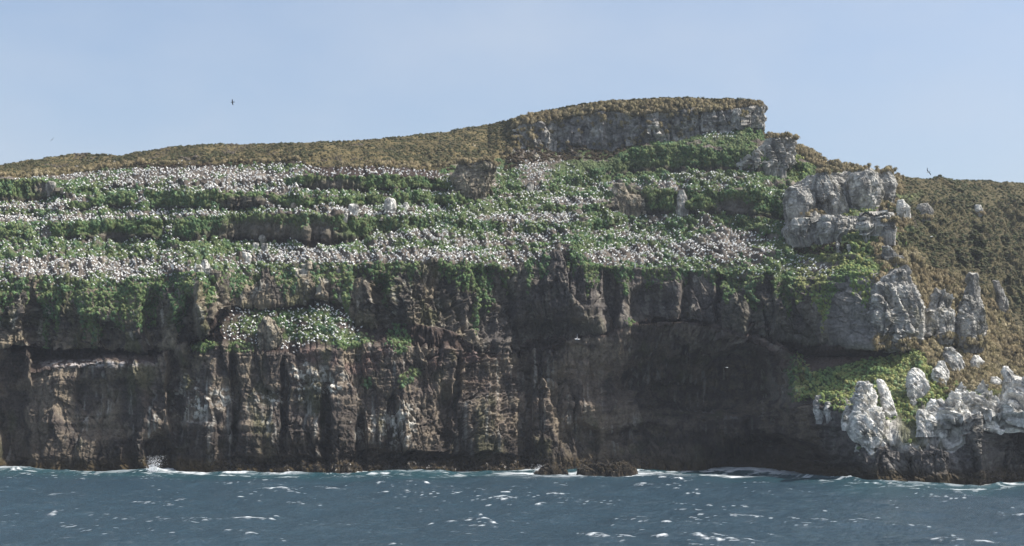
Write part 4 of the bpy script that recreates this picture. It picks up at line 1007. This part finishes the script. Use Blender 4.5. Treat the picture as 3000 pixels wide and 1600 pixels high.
# distance to the shore along the view line
lpx = GX / GY * FPX + PX0
Ysh = np.interp(lpx, px, Y1)
dsh = Ysh - GY
H = hh[:NRs] * fade * (.75 + .25 * sm(0, 60, dsh))
swell = .8 * np.exp(-((dsh - 9 - 3 * fbm(GX / 18, GY / 60, 0 * GX, 2)) / 2.6) ** 2) * sm(-.3, .3, fbm(GX / 22 + 9, GY / 90, 0 * GX + 4, 3) + .15)
H = H + swell + .16 * fade * fbm(GX / 2.2, GY / 1.6, 0 * GX + 5, 3)
SX = GX + lam * dx_[:NRs] * fade; SY = GY + lam * dy_[:NRs] * fade
j_ = jac[:NRs]
brk = fbm(GX / 1.6, GY / 1.6, 0 * GX + 3, 4)
gust = sm(-.25, .35, fbm(GX / 30 + 5, GY / 20, 0 * GX + 11, 3))
thr = np.quantile(j_, .022)
foam = sm(0.0, .18, (thr - j_) + .12 * brk + .10 * (gust - .6)) * fade
fleck = sm(.42, .6, fbm(GX / .9, GY / .8, 0 * GX + 91, 3)) * sm(.0, .5, fbm(GX / 7, GY / 5, 0 * GX + 14, 3)) * sm(-.2, .5, hh[:NRs]) * .8 * fade
# torn streaks trailing upwind of the crests
trail = sm(.30, .62, fbm(GX / 4 + .5 * GY / 4, GY / 1.0, 0 * GX + 21, 5, .65)) * .15 * sm(.0, .4, fbm(GX / 16, GY / 9, 0 * GX + 8, 3)) * fade
shore = (1 - sm(1.5, 7.0, dsh + 6 * fbm(GX / 6, GY / 6, 0 * GX + 30, 4) - 3.0 * sm(-.1, .4, fbm(GX / 25, GY / 80, 0 * GX + 2, 2)))) * (.35 + .65 * sm(-.3, .3, fbm(GX / 3, GY / 2, 0 * GX + 77, 3) + .2))
crest = np.exp(-((dsh - 10 - 3 * fbm(GX / 18, GY / 60, 0 * GX, 2)) / 1.3) ** 2) * sm(.05, .4, fbm(GX / 22 + 9, GY / 90, 0 * GX + 4, 3) + .1) * sm(-.3, .2, brk + .15)
lace = sm(.25, .5, fbm(GX / 3.5, GY / 2, 0 * GX + 44, 4)) * (1 - sm(10, 34, dsh)) * .6
for rx_, ry_, w_ in ((1610, 1388, 11), (1780, 1394, 14), (1690, 1386, 9), (1900, 1390, 7), (2090, 1392, 7), (2160, 1395, 6), (2660, 1419, 5), (2960, 1416, 8), (830, 1386, 8), (980, 1388, 6)):
    yc = 72000 / (ry_ - 1200); xc = (rx_ - PX0) / FPX * yc
    lace = np.maximum(lace, np.exp(-(((GX - xc) / (w_ * 1.2)) ** 2 + ((GY - yc) / (w_ * .45)) ** 2) ** 1.2) * sm(-.35, .25, fbm(GX / 2.4, GY / 1.2, 0 * GX + 60, 4)))
gate = np.interp(lpx, [0,200,400,480,640,1000,1100,1500,1600,1900,2050,2250,2350,2580,2620,2700,2900,2960,3000], [.5,.3,.4,.8,.8,.8,.25,.3,.95,.8,.9,.7,.1,.1,.8,.4,.3,1,1])
shore = shore * gate; crest = crest * gate
white = np.clip(np.maximum.reduce([foam, fleck, trail, shore, crest, lace]), 0, 1)
teal = np.clip(1 - sm(8, 55, dsh + 14 * fbm(GX / 25, GY / 25, 0 * GX + 9, 2)), 0, 1) * .5
SP = np.stack([SX, SY, H], -1).reshape(-1, 3)
scol = np.stack([white, teal, 0 * white], -1).reshape(-1, 3)
SF = gridfaces(NRs, gN)
xa, xb, ya, yb, far = gx[0], gx[-1], gy[0], gy[-1], 6000.0
ring = np.array([(-far, -far), (far, -far), (far, far), (-far, far), (xa, ya), (xb, ya), (xb, yb), (xa, yb)], float)
rv = np.concatenate([ring, np.zeros((8, 1))], 1)
b0 = len(SP)
rf = np.array([[0, 1, 5, 4], [1, 2, 6, 5], [2, 3, 7, 6], [3, 0, 4, 7]]) + b0
SP = np.concatenate([SP, rv]); scol = np.concatenate([scol, np.zeros((8, 3))]); SF = np.concatenate([SF, rf])
m, nt, b = new_mat('sea_water')
a = node(nt, 'ShaderNodeAttribute', attribute_name='Col')
spx = node(nt, 'ShaderNodeSeparateColor'); nt.links.new(a.outputs['Color'], spx.inputs[0])
geo = node(nt, 'ShaderNodeNewGeometry')
mp = node(nt, 'ShaderNodeMapping'); mp.inputs['Scale'].default_value = (1, .8, 1); mp.inputs['Rotation'].default_value = (0, 0, radians(25))
nt.links.new(geo.outputs['Position'], mp.inputs['Vector'])
nz = node(nt, 'ShaderNodeTexNoise', Scale=0.9, Detail=8.0, Roughness=0.68); nt.links.new(mp.outputs[0], nz.inputs['Vector'])
bp_ = node(nt, 'ShaderNodeBump', Strength=1.0, Distance=.8); nt.links.new(nz.outputs['Fac'], bp_.inputs['Height'])
nt.links.new(bp_.outputs[0], b.inputs['Normal'])
mx1 = node(nt, 'ShaderNodeMix', data_type='RGBA'); mx1.inputs[6].default_value = (.022, .049, .070, 1); mx1.inputs[7].default_value = (.014, .070, .078, 1)
nt.links.new(spx.outputs['Green'], mx1.inputs[0])
mx2 = node(nt, 'ShaderNodeMix', data_type='RGBA'); mx2.inputs[7].default_value = (.80, .83, .84, 1)
nt.links.new(mx1.outputs[2], mx2.inputs[6]); nt.links.new(spx.outputs['Red'], mx2.inputs[0])
nt.links.new(mx2.outputs[2], b.inputs['Base Color'])
mr = node(nt, 'ShaderNodeMapRange'); mr.inputs['To Min'].default_value = .20; mr.inputs['To Max'].default_value = .9
nt.links.new(spx.outputs['Red'], mr.inputs['Value']); nt.links.new(mr.outputs[0], b.inputs['Roughness'])
b.inputs['IOR'].default_value = 1.33
tag(mesh_obj('sea', SP, SF, m, scol, True), 'choppy blue grey sea flecked with small whitecaps', 'sea', kind='structure')

# ------------------------------------------------------------------ spray bursting against the cliff
def spray(cx, cy, Yc, n, hgt, wid, lean, label):
    z0 = 0.0; xc = (cx - PX0) / FPX * Yc
    t = rng.random(n) ** 2.2
    x = xc + rng.normal(size=n) * wid * (.45 + .7 * t) + lean * t * hgt
    y = Yc + rng.normal(size=n) * wid * .5; z = z0 + t * hgt
    s = (.10 - .06 * t) * (.4 + rng.random(n))
    d = rng.normal(size=(n, 3, 3)) * s[:, None, None]
    V = np.stack([x, y, z], -1)[:, None] + d
    o = mesh_obj('sea_spray', V.reshape(-1, 3), np.arange(3 * n).reshape(n, 3), M_SPRAY, None, False)
    return tag(o, label, 'spray', kind='stuff')
M_SPRAY = plain_mat('spray_droplets', (.8, .82, .84), .9, .1)
spray(448, 1386, 385, 2600, 5.0, 1.3, .12, 'fine white spray bursting from a slot at the cliff foot')
spray(1580, 1384, 386, 1800, 2.4, 1.1, .3, 'white splash thrown up beside the smaller kelp rock')

# ------------------------------------------------------------------ sea air: a thin even haze round everything
hz = np.array([(x, y, z) for z in (-8, 330) for y in (-120, 1100) for x in (-900, 900)], float)
hf = np.array([(0, 2, 3, 1), (4, 5, 7, 6), (0, 1, 5, 4), (2, 6, 7, 3), (0, 4, 6, 2), (1, 3, 7, 5)])
hm = bpy.data.materials.new('sea_haze'); hm.use_nodes = True
hn_ = hm.node_tree; hn_.nodes.clear()
ho = hn_.nodes.new('ShaderNodeOutputMaterial'); hv = hn_.nodes.new('ShaderNodeVolumePrincipled')
hv.inputs['Color'].default_value = (.80, .88, 1, 1); hv.inputs['Density'].default_value = .0001; hv.inputs['Anisotropy'].default_value = .2
hn_.links.new(hv.outputs[0], ho.inputs['Volume'])
tag(mesh_obj('haze', hz, hf, hm, smooth=False), 'thin pale sea haze over the whole cliff', 'haze', kind='stuff')
